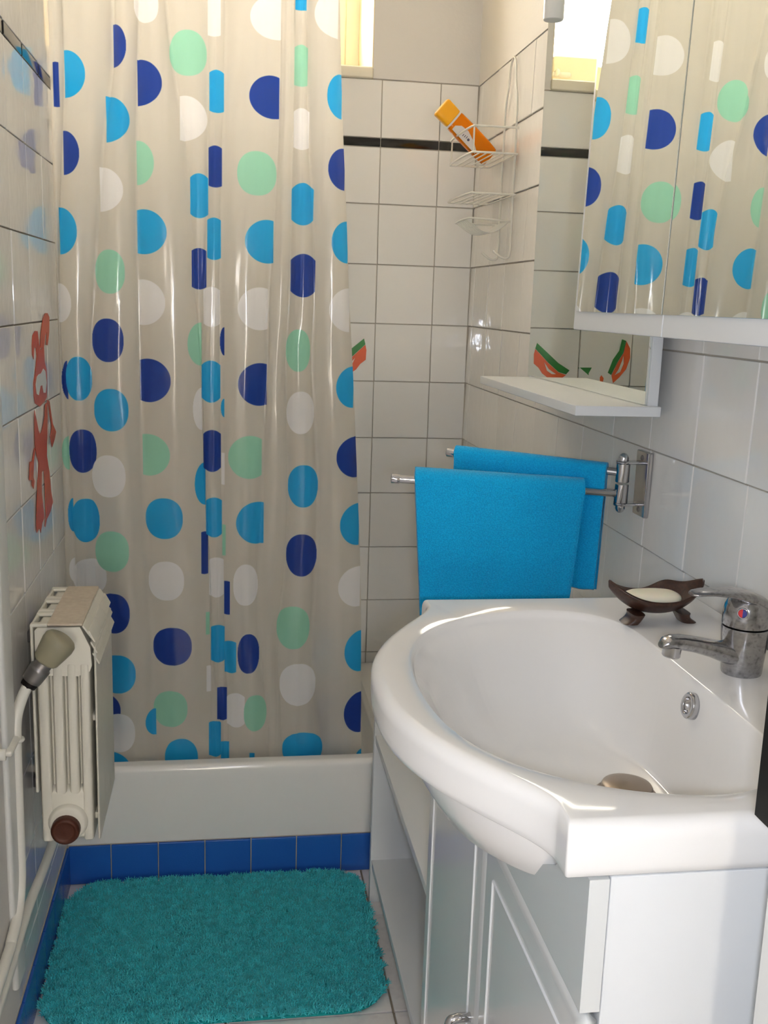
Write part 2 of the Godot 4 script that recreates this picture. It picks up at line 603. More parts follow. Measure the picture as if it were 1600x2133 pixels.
	for b in [[hx0 - 0.2, UNSEEN_HALL_WINDOW[0], -0.1, H], [UNSEEN_HALL_WINDOW[1], hx1 + 0.2, -0.1, H], [UNSEEN_HALL_WINDOW[0], UNSEEN_HALL_WINDOW[1], -0.1, UNSEEN_HALL_WINDOW[2]], [UNSEEN_HALL_WINDOW[0], UNSEEN_HALL_WINDOW[1], UNSEEN_HALL_WINDOW[3], H]]:
		g.box(Vector3((b[0] + b[1]) / 2, (b[2] + b[3]) / 2, ZH + 0.1), Vector3(b[1] - b[0], b[3] - b[2], 0.2), 0.0)
	struct("wall_unseen_hall_back", g, M.plaster)
	struct("trim_2", span(0.373, XR + 0.02, -0.004, H + 0.01, 2.10, 2.20, 0.006), M.white_paint)

	# blue tiles along the floor: under the shower tray and along the left wall
	var bb := struct("baseboard_back", span(XL, XR, -0.004, 0.091, 0.545, 0.611, 0.0), M.pale_grout)
	var x := -0.349
	while x < 0.60:
		var w := 0.0978 if x > XL else 0.0978 - (XL + 0.003 - x)
		var cx := x + 0.1 - 0.0011 - w / 2
		piece("tile", tile_mesh(w, 0.088), M.blue_tile, bb, Transform3D(Basis.IDENTITY.rotated(Vector3.UP, rng.randfn(0, 0.004)), Vector3(cx, 0.045, 0.6112)))
		x += 0.1
	var bl := struct("baseboard_left", span(XL - 0.004, XL + 0.001, -0.004, 0.091, 0.611, ZF, 0.0), M.pale_grout)
	var z := 0.618
	while z < ZF - 0.1:
		piece("tile", tile_mesh(0.0975, 0.088), M.blue_tile, bl, Transform3D(Basis(Vector3.FORWARD, Vector3.UP, Vector3.RIGHT), Vector3(XL + 0.0005, 0.045, z + 0.05)))
		z += 0.1

func thing_structure(called: String, at: Vector3) -> Node3D:
	var o := Node3D.new()
	o.name = numbered(called)
	o.position = at
	o.set_meta("kind", "structure")
	add_child(o)
	return o

func unseen_ceiling_lamp() -> void:
	var t := thing("unseen_ceiling_lamp", "unseen round white glass lamp on the ceiling that lights the washbasin and floor", "lamp", Vector3(UNSEEN_LAMP_AT.x, H, UNSEEN_LAMP_AT.z))
	var g := Geo.new()
	g.lathe(Vector3(UNSEEN_LAMP_AT.x, H + 0.002, UNSEEN_LAMP_AT.z), Vector3.DOWN, [[0, 0.06], [0.02, 0.06], [0.026, 0.05], [0.034, 0.045]], 24)
	obj("base", g, M.white_paint, t)
	g = Geo.new()
	var prof := []
	for k in 19:
		var a := PI * (0.09 + 0.91 * k / 18.0)
		prof.append([-0.085 * cos(a), 0.085 * sin(a)])
	g.lathe(UNSEEN_LAMP_AT, Vector3.DOWN, prof, 28)
	var m := mat(Color(0.95, 0.94, 0.90), 0.3)
	m.emission_enabled = true
	m.emission = Color(1.0, 0.95, 0.88)
	m.emission_energy_multiplier = 1.5
	obj("unseen_bulb_globe", g, m, t)


# ---------------------------------------------------------------- shower
# The curtain hangs in pleats. LEVELS are heights and CREASES the valleys between the pleats, at those heights, all in millimetres.
const LEVELS = [1933, 1807, 1678, 1546, 1410, 1270, 1127, 979, 827, 671, 511, 368, 233]
const CREASES = [
	[-307, -310, -310, -317, -326, -331, -330, -324, -320, -315, -310, -307, -304],
	[-211, -216, -220, -239, -252, -263, -273, -276, -277, -275, -267, -267, -267],
	[-164, -168, -173, -177, -178, -179, -178, -176, -172, -167, -159, -160, -151],
	[-126, -119, -104, -84, -73, -68, -58, -53, -48, -41, -38, -38, -36],
	[-40, -40, -40, -40, -42, -48, -53, -49, -45, -39, -35, -21, -14],
	[-6, -6, -8, -12, -15, -17, -16, -15, -13, -9, -6, 1, 5],
	[101, 100, 100, 97, 92, 82, 80, 74, 73, 65, 69, 83, 91],
	[125, 126, 128, 127, 126, 124, 119, 123, 127, 122, 108, 117, 123],
	[149, 151, 154, 160, 170, 175, 173, 182, 190, 187, 183, 198, 211],
	[211, 216, 222, 230, 239, 247, 258, 268, 278, 287, 293, 297, 301],
]

# Its printed dots: colour (n navy, s sky blue, m mint, w white), how the fold it runs into cuts it (o whole, L R B: flat on that side of the dot's far half), then left, right, bottom, top in millimetres.
const DOTS = [
	["nB -331 -320 1601 1682", "sR -310 -270 1619 1705", "nR -316 -285 1477 1559", "sR -328 -293 1327 1416", "wR -333 -308 1195 1271", "nL -332 -320 1042 1119", "so -324 -273 1040 1128", "mL -337 -322 897 966", "no -322 -267 892 981", "sL -328 -317 766 837", "so -321 -264 745 837", "wL -329 -317 658 710", "wo -322 -252 631 709"],
	["nR -218 -193 1679 1757", "sR -234 -189 1541 1626", "wR -249 -203 1411 1495", "mo -262 -203 1254 1339", "no -271 -208 1119 1205", "so -270 -201 979 1065", "wo -278 -209 841 929", "mo -275 -205 682 769", "no -276 -206 546 634", "sR -262 -247 482 546", "so -272 -196 411 497", "nR -265 -229 334 410", "wo -268 -199 275 364", "sR -269 -210 194 276"],
	["wo -178 -132 1761 1827", "nR -174 -127 1612 1696", "mR -178 -144 1465 1548", "sR -179 -121 1333 1419", "wR -178 -125 1194 1284", "nR -178 -116 1039 1127", "mR -175 -119 886 973", "so -171 -94 752 839", "wo -167 -92 617 703", "no -159 -77 471 556", "mo -160 -87 329 412", "sL -177 -155 309 370", "so -137 -65 205 301"],
	["mo -113 -42 1671 1754", "wR -94 -41 1552 1635", "sB -75 -40 1407 1492", "nB -73 -44 1268 1349", "mL -82 -54 1115 1202", "wL -72 -53 982 1070", "sL -69 -47 824 914", "nB -56 -42 673 766", "mB -47 -39 537 588", "wB -46 -36 406 466"],
	["wB -40 -15 1746 1827", "sB -37 -9 1607 1686", "nB -39 -13 1467 1546", "sB -42 -15 1327 1409", "wB -50 -17 1194 1274", "nL -17 -8 1137 1194", "sB -54 -16 1040 1126", "sL -15 -8 1010 1048", "nB -51 -15 895 983", "wB -14 -7 867 935", "sB -46 -13 754 840", "mB -12 -5 713 781", "wB -40 -9 621 710", "nB -8 4 582 657", "sB -36 -7 474 559", "sB -7 18 449 523", "nB -23 -2 339 417", "wB -2 37 322 403", "sB -41 -15 253 337", "sB -15 3 207 289"],
	["wL 41 101 1748 1826", "nL 40 99 1602 1682", "mo 17 95 1455 1539", "sL 33 90 1324 1409", "wL 19 80 1190 1276", "nL 20 79 1035 1123", "mL 0 70 881 972", "sL 17 75 740 831", "wo 11 64 603 695", "no 21 68 448 538", "mo 35 85 313 397", "sB 48 59 204 262"],
	["sB 128 150 1804 1873", "mB 128 154 1665 1742", "wB 128 159 1546 1625", "sB 126 170 1401 1483", "nB 126 176 1259 1345", "mo 118 168 1108 1194", "wo 121 179 978 1067", "so 126 190 821 912", "no 124 190 669 762", "mo 105 177 504 601", "wo 113 193 372 470", "so 121 211 223 308"],
	["wL 165 212 1757 1843", "sL 192 223 1609 1693", "nL 197 232 1473 1554", "sL 207 242 1330 1413", "wL 205 249 1191 1280", "sL 223 261 1034 1120", "nL 227 273 885 973", "sL 238 281 736 828", "wL 237 287 597 688", "sL 255 294 446 541", "nL 257 297 301 397", "sL 286 300 218 259"],
]

const CX0 = -0.345
const CY0 = 0.205
const CW = 0.68
const CH = 1.93

func crease(k: int, y: float) -> float:
	var c: Array = CREASES[k]
	var n: int = LEVELS.size()
	for i in n - 1:
		if y >= LEVELS[i + 1] / 1000.0 or i == n - 2:
			var t: float = (y * 1000.0 - LEVELS[i]) / (LEVELS[i + 1] - LEVELS[i])
			if t < 0.0: t = 0.0
			t = minf(t, 1.15)
			var a := float(c[i])
			var b := float(c[i + 1])
			var m0 := (b - float(c[maxi(i - 1, 0)])) * 0.5
			var m1 := (float(c[mini(i + 2, n - 1)]) - a) * 0.5
			if t > 1.0: return (b + m1 * (t - 1.0)) / 1000.0
			var t2 := t * t
			var t3 := t2 * t
			return (a * (2 * t3 - 3 * t2 + 1) + m0 * (t3 - 2 * t2 + t) + b * (-2 * t3 + 3 * t2) + m1 * (t3 - t2)) / 1000.0
	return c[-1] / 1000.0

func curtain_texture() -> ImageTexture:
	var w := 740
	var h := 2048
	var im := Image.create(w, h, false, Image.FORMAT_RGB8)
	im.fill(Color(0.85, 0.835, 0.80))
	var inks := {"n": Color(0.14, 0.26, 0.63), "s": Color(0.16, 0.66, 0.93), "m": Color(0.63, 0.87, 0.78), "w": Color(0.96, 0.96, 0.97)}
	for col in DOTS:
		for d in col:
			var p: PackedStringArray = d.split(" ")
			var ink: Color = inks[p[0][0]]
			var cut: String = p[0][1]
			var x0 := float(p[1]) / 1000.0
			var x1 := float(p[2]) / 1000.0
			var y0 := float(p[3]) / 1000.0
			var y1 := float(p[4]) / 1000.0
			var ry := (y1 - y0) / 2
			var rx := (x1 - x0) / 2
			var cx := (x0 + x1) / 2
			var cy := (y0 + y1) / 2
			if cut == "R":
				rx = maxf((x1 - x0) * 0.62, minf(0.045, (x1 - x0) * 0.97))
				cx = x1 - rx
			elif cut == "L":
				rx = maxf((x1 - x0) * 0.62, minf(0.045, (x1 - x0) * 0.97))
				cx = x0 + rx
			elif cut == "B":
				rx = maxf((x1 - x0) * 0.72, 0.03)
			var power := 2.0 if cut != "o" else 2.25
			for px in range(maxi(0, int((x0 - CX0) / CW * w) - 1), mini(w, int((x1 - CX0) / CW * w) + 2)):
				for py in range(maxi(0, int((CY0 + CH - y1) / CH * h) - 1), mini(h, int((CY0 + CH - y0) / CH * h) + 2)):
					var x := CX0 + (px + 0.5) / w * CW
					var y := CY0 + CH - (py + 0.5) / h * CH
					var q := pow(pow(absf(x - cx) / rx, power) + pow(absf(y - cy) / ry, power), 1.0 / power)
					var inside := clampf((1.0 - q) * ry / 0.0009 + 0.5, 0.0, 1.0)
					inside *= clampf((x - x0) / 0.0009 + 0.5, 0.0, 1.0) * clampf((x1 - x) / 0.0009 + 0.5, 0.0, 1.0)
					if inside > 0.0: im.set_pixel(px, py, im.get_pixel(px, py).lerp(Color(ink, 1.0), inside))
	im.generate_mipmaps()
	return ImageTexture.create_from_image(im)

func curtain() -> void:
	var m := mat(Color.WHITE, 0.22)
	m.albedo_texture = curtain_texture()
	m.cull_mode = BaseMaterial3D.CULL_DISABLED
	m.backlight_enabled = true
	m.clearcoat_enabled = true
	m.clearcoat = 0.7
	m.clearcoat_roughness = 0.12
	m.backlight = Color(1, 1, 1) * CURTAIN_THROUGH
	var ripple := FastNoiseLite.new()
	ripple.seed = 5
	ripple.frequency = 1.0
	var deep := [0.016, 0.020, 0.017, 0.013, 0.016, 0.014, 0.016, 0.020, 0.018]
	var rows := []
	var uvs := []
	var nr := 110
	for r in nr + 1:
		var y := 0.222 + (2.10 - 0.222) * r / nr
		var row := PackedVector3Array()
		var uv := PackedVector2Array()
		var edges := [XL + 0.004]
		for k in CREASES.size(): edges.append(maxf(edges[-1] + 0.0035, crease(k, y)))
		for s in edges.size() - 1:
			var x0: float = edges[s]
			var x1: float = edges[s + 1]
			var n := 16
			var d: float = deep[maxi(s - 1, 0)] * clampf((x1 - x0) / 0.05, 0.45, 1.15) * (0.62 + 0.38 * smoothstep(0.3, 1.9, y))
			for k in n + (1 if s == edges.size() - 2 else 0):
				var t := float(k) / n
				var x := lerpf(x0, x1, t)
				var z := 0.541 + d * pow(sin(PI * t), 0.75)
				z += 0.0022 * ripple.get_noise_2d(x * 38.0 + s * 9.0, y * 1.3 + s * 3.0) + 0.0012 * ripple.get_noise_2d(x * 110.0, y * 3.0)
				z += 0.004 * smoothstep(1.6, 2.1, y) * sin(x * 95.0)
				row.append(Vector3(x, y, z))
				uv.append(Vector2((x - CX0) / CW, (CY0 + CH - y) / CH))
		rows.append(row)
		uvs.append(uv)
	var g := Geo.new()
	g.grid(rows, false, false, false, Vector3.BACK, uvs)
	var t := thing("shower_curtain", "translucent shower curtain printed with navy, blue, mint and white dots", "shower curtain", Vector3(-0.02, 0.22, 0.55))
	obj("sheet", g, m, t)
	# the cloth that is gathered up behind the pleats
	for f in [[0.172, 0.228, 0.062, 0.72], [-0.262, -0.212, 0.075, 0.98], [0.222, 0.262, -0.085, 0.52]]:
		rows = []
		uvs = []
		for r in 61:
			var y: float = 0.23 + (f[3] - 0.25) * r / 60.0
			var row := PackedVector3Array()
			var uv := PackedVector2Array()
			for k in 13:
				var s := k / 12.0
				var x := lerpf(f[0], f[1], s) + 0.012 * sin(y * 1.7 + f[0] * 40.0)
				row.append(Vector3(x, y, 0.526 - 0.010 * sin(PI * s) - 0.006 * sin(y * 2.3 + f[0] * 50.0)))
				uv.append(Vector2((x + f[2] - CX0) / CW, (CY0 + CH - y) / CH))
			rows.append(row)
			uvs.append(uv)
		g = Geo.new()
		g.grid(rows, false, false, false, Vector3.BACK, uvs)
		obj("fold", g, m, t)
	for k in 10:
		var rg := Geo.new()
		var pts := PackedVector3Array()
		var x := -0.30 + k * 0.055
		for i in 17: pts.append(Vector3(x, 2.118 + 0.022 * cos(TAU * i / 16), 0.55 + 0.022 * sin(TAU * i / 16)))
		rg.tube(pts, 0.002, 6, false)
		obj("ring", rg, M.white_paint, t)
	var rod := Geo.new()
	rod.lathe(Vector3(XL - 0.002, 2.128, 0.55), Vector3.RIGHT, [[0.0, 0.022], [0.008, 0.022], [0.008, 0.022], [0.009, 0.011], [XR - XL - 0.006, 0.011], [XR - XL - 0.006, 0.022], [XR - XL + 0.003, 0.022]], 20)
	tag(obj("curtain_rod", rod, M.white_paint), "white rod across the shower that the dotted curtain hangs from", "curtain rod")

func tray() -> void:
	var g := Geo.new()
	var x0 := XL + 0.001
	var x1 := XR - 0.001
	var z1 := 0.617
	var top := 0.268
	var rows := []
	rows.append(rrect(x0, x1, 0.002, z1 - 0.004, 0.004, 0.092))
	rows.append(rrect(x0, x1, 0.002, z1 - 0.002, 0.004, 0.12))
	rows.append(rrect(x0, x1, 0.002, z1, 0.004, top - 0.02))
	for k in 5:
		var a := k * PI / 8
		rows.append(rrect(x0, x1, 0.002, z1 - 0.012 * (1 - cos(a)), 0.006, top - 0.012 + 0.012 * sin(a)))
	for k in 5:
		var a := k * PI / 8
		var e := 0.012 * (1 - sin(PI / 2 - a)) 
		rows.append(rrect(x0 + 0.03 + e, 0.352 - e, 0.035 + e, z1 - 0.030 - e, 0.05, top - 0.014 * (1 - cos(a))))
	rows.append(rrect(x0 + 0.055, 0.335, 0.06, z1 - 0.055, 0.06, 0.17))
	rows.append(rrect(x0 + 0.075, 0.315, 0.08, z1 - 0.075, 0.07, 0.148))
	rows.append(rrect(x0 + 0.11, 0.28, 0.12, z1 - 0.11, 0.08, 0.142))
	rows.append(rrect(-0.03, 0.03, 0.27, 0.33, 0.029, 0.138))
	g.grid(rows, true, true, true)
	var t := thing("shower_tray", "deep white enamelled shower tray standing on a row of blue tiles", "shower tray", Vector3(0.1, 0.092, 0.3))
	obj("basin", g, M.enamel, t)
	g = Geo.new()
	g.lathe(Vector3(0.0, 0.137, 0.30), Vector3.UP, [[0, 0.03], [0.004, 0.03], [0.006, 0.026], [0.006, 0.0]], 20)
	obj("drain", g, M.chrome, t)

func caddy() -> void:
	var t := thing("shower_caddy", "white wire shower rack with hooks hung on the tiles in the corner", "shower rack", Vector3(XR, 1.36, 0.35))
	var xw := XR - 0.006
	var xo := 0.520
	var za := 0.185
	var zb := 0.425
	var g := Geo.new()
	# the two uprights, arched together at the top and bent up into hooks at the bottom
	var na := 0.405
	var fa := 0.300
	g.tube(smooth([Vector3(xw - 0.036, 1.375, na - 0.01), Vector3(xw - 0.020, 1.362, na - 0.003), Vector3(xw - 0.006, 1.360, na), Vector3(xw, 1.375, na), Vector3(xw, 1.45, na), Vector3(xw, 1.60, na), Vector3(xw, 1.69, na - 0.004), Vector3(xw, 1.735, na - 0.022), Vector3(xw, 1.775, na - 0.030), Vector3(xw, 1.792, (na + fa) / 2), Vector3(xw, 1.775, fa + 0.030), Vector3(xw, 1.735, fa + 0.022), Vector3(xw, 1.69, fa + 0.004), Vector3(xw, 1.60, fa), Vector3(xw, 1.45, fa), Vector3(xw, 1.375, fa), Vector3(xw - 0.006, 1.360, fa), Vector3(xw - 0.020, 1.362, fa - 0.003), Vector3(xw - 0.036, 1.375, fa - 0.01)], 5), 0.0026, 8)
	obj("upright", g, M.wire, t)
	for y in [1.633, 1.579, 1.494]:
		g = Geo.new()
		g.tube(smooth([Vector3(xw, y, zb), Vector3(xo + 0.02, y, zb), Vector3(xo, y, zb - 0.02), Vector3(xo, y, za + 0.02), Vector3(xo + 0.02, y, za), Vector3(xw, y, za)], 5), 0.0024, 8)
		var rail := obj("guard_rail" if y > 1.6 else "shelf", g, M.wire, t)
		if y < 1.6:
			for k in 6:
				g = Geo.new()
				var x := lerpf(xo + 0.016, xw - 0.006, k / 5.0)
				g.tube(PackedVector3Array([Vector3(x, y - 0.002, za), Vector3(x, y - 0.002, zb)]), 0.0014, 6)
				obj("rod", g, M.wire, rail)
			g = Geo.new()
			g.tube(PackedVector3Array([Vector3(xw, y, za), Vector3(xw, y, zb)]), 0.002, 6)
			obj("rod", g, M.wire, rail)
	for c in [Vector3(xo + 0.004, 1.579, zb - 0.006), Vector3(xo + 0.004, 1.579, za + 0.006)]:
		g = Geo.new()
		g.tube(PackedVector3Array([c, c + Vector3(0, 0.054, 0)]), 0.002, 6)
		obj("stay", g, M.wire, t)
	# soap holder: a rim with a trough of wires below it
	g = Geo.new()
	var y0 := 1.440
	g.tube(smooth([Vector3(xw, y0, 0.395), Vector3(0.54, y0 + 0.003, 0.40), Vector3(0.522, y0 + 0.002, 0.38), Vector3(0.522, y0, 0.29), Vector3(0.535, y0, 0.27), Vector3(xw, y0, 0.275)], 5), 0.0022, 8)
	var holder := obj("soap_holder", g, M.wire, t)
	for k in 9:
		g = Geo.new()
		var z := 0.285 + 0.0135 * k
		g.tube(smooth([Vector3(xw - 0.002, y0, z), Vector3(xw - 0.03, y0 - 0.022, z), Vector3(0.56, y0 - 0.024, z), Vector3(0.522, y0, z)], 4), 0.0013, 6)
		obj("rod", g, M.wire, holder)

func bottle() -> void:
	# an orange gel bottle lying askew in the top basket; its axis runs from the foot up to the yellow cap
	var foot := Vector3(0.601, 1.5915, 0.255)
	var tip := Vector3(0.477, 1.694, 0.275)
	var a := (tip - foot).normalized()
	var side := Vector3(a.y, -a.x, 0).normalized()      # across the face turned to the room
	var out := side.cross(a).normalized()
	if out.z < 0: out = -out
	var t := thing("gel_bottle", "flat orange gel bottle with a yellow cap leaning in the wire rack", "bottle", foot)
	var l := (tip - foot).length()
	var prof := [[0.0, 0.010, 0.006], [0.0, 0.019, 0.0095], [0.003, 0.0215, 0.0125], [0.03, 0.0235, 0.0145], [l * 0.5, 0.0235, 0.015], [l * 0.70, 0.0225, 0.014], [l * 0.76, 0.0205, 0.0125], [l * 0.765, 0.0150, 0.0115]]
	var rows := []
	for p in prof: rows.append(flat_ring(foot + a * p[0], side, out, p[1] * 1.06, p[2], 3.0))
	var g := Geo.new()
	g.grid(rows, true, true, true)
	var body := obj("body", g, M.gel_orange, t)
	rows = []
	for p in [[l * 0.762, 0.0185, 0.012], [l * 0.762, 0.0205, 0.0135], [l * 0.77, 0.0215, 0.0142], [l * 0.97, 0.0225, 0.0135], [l * 0.99, 0.0215, 0.012], [l, 0.019, 0.009]]:
		rows.append(flat_ring(foot + a * p[0], side, out, p[1] * 1.06, p[2], 3.6))
	g = Geo.new()
	g.grid(rows, true, true, true)
	obj("cap", g, M.cap_yellow, t)
	rows = []
	for p in [[l * 0.735, 0.0225, 0.0138], [l * 0.735, 0.0228, 0.0143], [l * 0.761, 0.0222, 0.0139], [l * 0.761, 0.021, 0.0136]]:
		rows.append(flat_ring(foot + a * p[0], side, out, p[1] * 1.06, p[2], 3.0))
	g = Geo.new()
	g.grid(rows, true, true, true)
	obj("collar", g, M.label_white, t)
	g = Geo.new()
	g.plate(PackedVector2Array([Vector2(-0.0210, l * 0.69), Vector2(-0.0222, l * 0.22), Vector2(-0.014, l * 0.24), Vector2(-0.004, l * 0.36), Vector2(0.003, l * 0.50), Vector2(0.000, l * 0.62), Vector2(-0.010, l * 0.69)]), foot + out * 0.0138, side, a, out * 0.0012)
	var label := obj("label", g, M.label_white, t)
	g = Geo.new()
	for k in 3: g.box(foot + out * 0.0153 + side * (-0.010 - 0.001 * k) + a * (l * (0.46 + 0.03 * k)), Vector3(0.006, 0.0016, 0.0005), 0.0002, Basis(side, a, out))
	g.lathe(foot + out * 0.0150 + side * -0.011 + a * (l * 0.42), out, [[0, 0.0032], [0.0006, 0.0032], [0.0006, 0.0]], 10)
	obj("print", g, M.label_ink, label)

func flat_ring(c: Vector3, ex: Vector3, ey: Vector3, rx: float, ry: float, power: float, n := 28) -> PackedVector3Array:
	var out := PackedVector3Array()
	for k in n:
		var t := TAU * k / n
		out.append(c + ex * (rx * signf(cos(t)) * pow(absf(cos(t)), 2.0 / power)) + ey * (ry * signf(sin(t)) * pow(absf(sin(t)), 2.0 / power)))
	return out

# Outlines of the stickers, in millimetres: along the wall, height.
const CRITTER = {
	"ear": "732,1152 715,1181 691,1205 665,1214 639,1214 620,1206 628,1178 649,1154 664,1155 654,1179 673,1173 692,1151",
	"ear2": "810,1160 801,1178 777,1185 752,1184 741,1161 731,1152 728,1127 763,1129 769,1146 774,1156 790,1155 800,1136 810,1144",
	"head": "762,1146 692,1153 690,1125 673,1110 671,1087 680,1058 704,1053 756,1048 800,1058 809,1072 806,1096 789,1113",
	"face": "780,1104 762,1107 738,1107 713,1114 693,1108 682,1086 697,1068 718,1070 729,1085 749,1085 769,1070 788,1074 794,1091",
	"body": "811,1047 795,1029 778,1006 764,998 741,1004 710,1024 700,1046 677,1048 683,1008 702,949 680,914 669,876 650,850 682,838 725,831 743,820 749,823 734,840 733,884 736,928 761,928 768,890 751,839 774,835 792,820 804,831 832,829 828,860 805,918 787,949 805,964 819,987",
	"arm": "681,1053 654,1048 623,1000 586,980 610,967 640,957 659,980 635,995 664,1036",
	"arm2": "827,982 818,979 836,957 845,933 836,924 847,912 859,920 861,930 884,934 871,964 850,962",
}
const BLOSSOM = {
	"wing_green": "351,1160 288,1108 255,1089 264,1078 286,1084 315,1107 355,1145",
	"wing_orange": "355,1144 315,1106 286,1083 264,1076 279,1065 316,1068 332,1079 343,1094 357,1105 358,1130",
	"hole": "328,1109 314,1091 293,1078 305,1078 319,1087",
	"bud_green": "232,1097 192,1098 200,1082 196,1056 212,1056 210,1082",
	"drop_orange": "163,1078 156,1070 157,1059 166,1060 167,1072",
	"petal_green": "111,1176 99,1172 105,1140 120,1114 135,1079 145,1085 133,1121 117,1145",
	"petal_orange": "98,1171 86,1152 84,1126 93,1096 111,1073 128,1057 134,1078 119,1113 104,1139",
	"petal_hole": "104,1131 102,1110 110,1088 125,1079 115,1095 107,1118",
}

func stickers() -> void:
	var t := thing("wall_sticker", "orange long-eared animal sticker on the left wall tiles above the radiator", "wall sticker", Vector3(XL, 0.83, 0.74))
	var lift := 0.0002
	for k in CRITTER:
		var g := Geo.new()
		lift += 0.00011
		var up: bool = k == "face"
		g.plate(outline(CRITTER[k]), Vector3(XL + (0.0016 if up else lift), 0, 0), Vector3.BACK, Vector3.UP, Vector3(0.0007, 0, 0))
		obj(k.replace("2", ""), g, M.sticker_white if up else M.sticker_rust, t)
	t = thing("wall_sticker", "green and orange blossom sticker on the back wall tiles beside the curtain", "wall sticker", Vector3(0.25, 1.08, 0))
	for k in BLOSSOM:
		var g := Geo.new()
		var up: bool = k.contains("hole")
		g.plate(outline(BLOSSOM[k]), Vector3(0, 0, 0.0012 if up else 0.0002), Vector3.RIGHT, Vector3.UP, Vector3(0, 0, 0.0007))
		obj("pale_patch" if up else k.split("_")[0], g, M.sticker_white if up else (M.sticker_green if k.contains("green") else M.sticker_orange), t)


# ---------------------------------------------------------------- radiator and pipes
func radiator() -> void:
	var t := thing("radiator", "cream finned radiator with a corroded plug on the left wall", "radiator", Vector3(-0.275, 0.335, 0.93))
	var zn := 1.040
	var pitch := 0.076
	for s in 3:
		var z1 := zn - s * pitch
		var z0 := z1 - pitch + 0.0015
		var zm := (z0 + z1) / 2
		var d := z1 - z0
		var g := Geo.new()
		# four upright ribs, the front one reaching furthest down
		for r in [[-0.311, -0.292, 0.335], [-0.287, -0.269, 0.42], [-0.264, -0.247, 0.42], [-0.243, -0.226, 0.335]]:
			g.box(Vector3((r[0] + r[1]) / 2, (r[2] + 0.655) / 2, zm), Vector3(r[1] - r[0], 0.655 - r[2], d), 0.004)
		g.box(Vector3(-0.27, 0.50, zm), Vector3(0.08, 0.30, d * 0.55), 0.003)
		# header blocks
		g.box(Vector3(-0.268, 0.385, zm), Vector3(0.070, 0.098, d * 0.96), 0.01)
		var body := obj("section", g, M.radiator, t)
		# the head: its outline, seen from the end, bends over from the top to the front
		g = Geo.new()
		var o := PackedVector2Array([Vector2(-0.312, 0.640), Vector2(-0.312, 0.712), Vector2(-0.307, 0.717), Vector2(-0.240, 0.717), Vector2(-0.2245, 0.682), Vector2(-0.2225, 0.650), Vector2(-0.226, 0.640), Vector2(-0.245, 0.632), Vector2(-0.30, 0.634)])
		g.plate(o, Vector3(0, 0, z0 + 0.002), Vector3.RIGHT, Vector3.UP, Vector3(0, 0, d - 0.004))
		obj("head", g, M.radiator, body)
		g = Geo.new()
		g.box(Vector3(-0.2640, 0.7215, zm), Vector3(0.056, 0.005, d), 0.0015)
		obj("top_plate", g, M.radiator_top, body)
		# back plate with the square openings between it and the top plate
		g = Geo.new()
		g.box(Vector3(-0.3165, 0.575, zm), Vector3(0.005, 0.295, d), 0.0015)
		g.box(Vector3(-0.305, 0.7205, z0 + 0.008), Vector3(0.028, 0.006, 0.014), 0.0015)
		g.box(Vector3(-0.305, 0.7205, z1 - 0.007), Vector3(0.028, 0.006, 0.013), 0.0015)
		obj("back_plate", g, M.radiator, body)
		# louvred front plate
		g = Geo.new()
		g.box(Vector3(-0.2170, 0.510, zm), Vector3(0.004, 0.345, d), 0.0015)
		g.box(Vector3(-0.2265, 0.7055, zm), Vector3(0.004, 0.034, d), 0.0015, Basis(Vector3.BACK, deg_to_rad(35)))
		for k in 3:
			g.box(Vector3(-0.2215 + 0.003 * k, 0.7005 - 0.019 * k, zm), Vector3(0.0035, 0.022, d * 0.98), 0.0012, Basis(Vector3.BACK, deg_to_rad(28)))
		for k in 2:
			g.box(Vector3(-0.221, 0.55 - 0.18 * k, zm), Vector3(0.012, 0.012, d * 0.4), 0.002)
		obj("front_plate", g, M.radiator, body)
	var g := Geo.new()
	g.lathe(Vector3(-0.268, 0.372, zn - 0.004), Vector3.BACK, [[0, 0.033], [0.004, 0.033], [0.010, 0.031], [0.014, 0.027], [0.014, 0.0]], 28)
	obj("boss", g, M.radiator, t)
	g = Geo.new()
	g.lathe(Vector3(-0.270, 0.366, zn + 0.008), Vector3.BACK, [[0, 0.024], [0.012, 0.024], [0.016, 0.0225], [0.0175, 0.019], [0.016, 0.0165], [0.0145, 0.014], [0.015, 0.006], [0.0152, 0.0]], 28)
	obj("plug", g, M.rust, t)
	# angled valve: union out of the radiator, body, grip
	g = Geo.new()
	g.lathe(Vector3(-0.282, 0.684, zn - 0.010), Vector3.BACK, [[0, 0.024], [0.014, 0.024], [0.014, 0.024], [0.016, 0.016], [0.045, 0.016], [0.05, 0.012]], 20)
	obj("union", g, M.radiator, t)
	var lo := Vector3(-0.312, 0.642, zn + 0.040)
	var hi := Vector3(-0.262, 0.712, zn + 0.036)
	var ax := hi - lo
	g = Geo.new()
	g.lathe(lo, ax, [[0, 0.011], [0.0, 0.0155], [0.006, 0.0165], [0.022, 0.0175], [0.026, 0.0175], [0.028, 0.0145], [0.044, 0.0150]], 20)
	var body := obj("valve", g, M.steel, t)
	g = Geo.new()
	g.lathe(lo - ax.normalized() * 0.010, ax, [[0, 0.009], [0.0, 0.0130], [0.002, 0.0145], [0.011, 0.0150], [0.0112, 0.014]], 6)
	obj("nut", g, M.dark_metal, body)
	g = Geo.new()
	g.lathe(lo + ax.normalized() * 0.038, ax, [[0, 0.012], [0.0, 0.018], [0.004, 0.0210], [0.018, 0.0240], [0.034, 0.0268], [0.043, 0.0262], [0.048, 0.0225], [0.051, 0.016], [0.052, 0.0]], 26)
	obj("grip", g, M.valve_plastic, body)
	g = Geo.new()
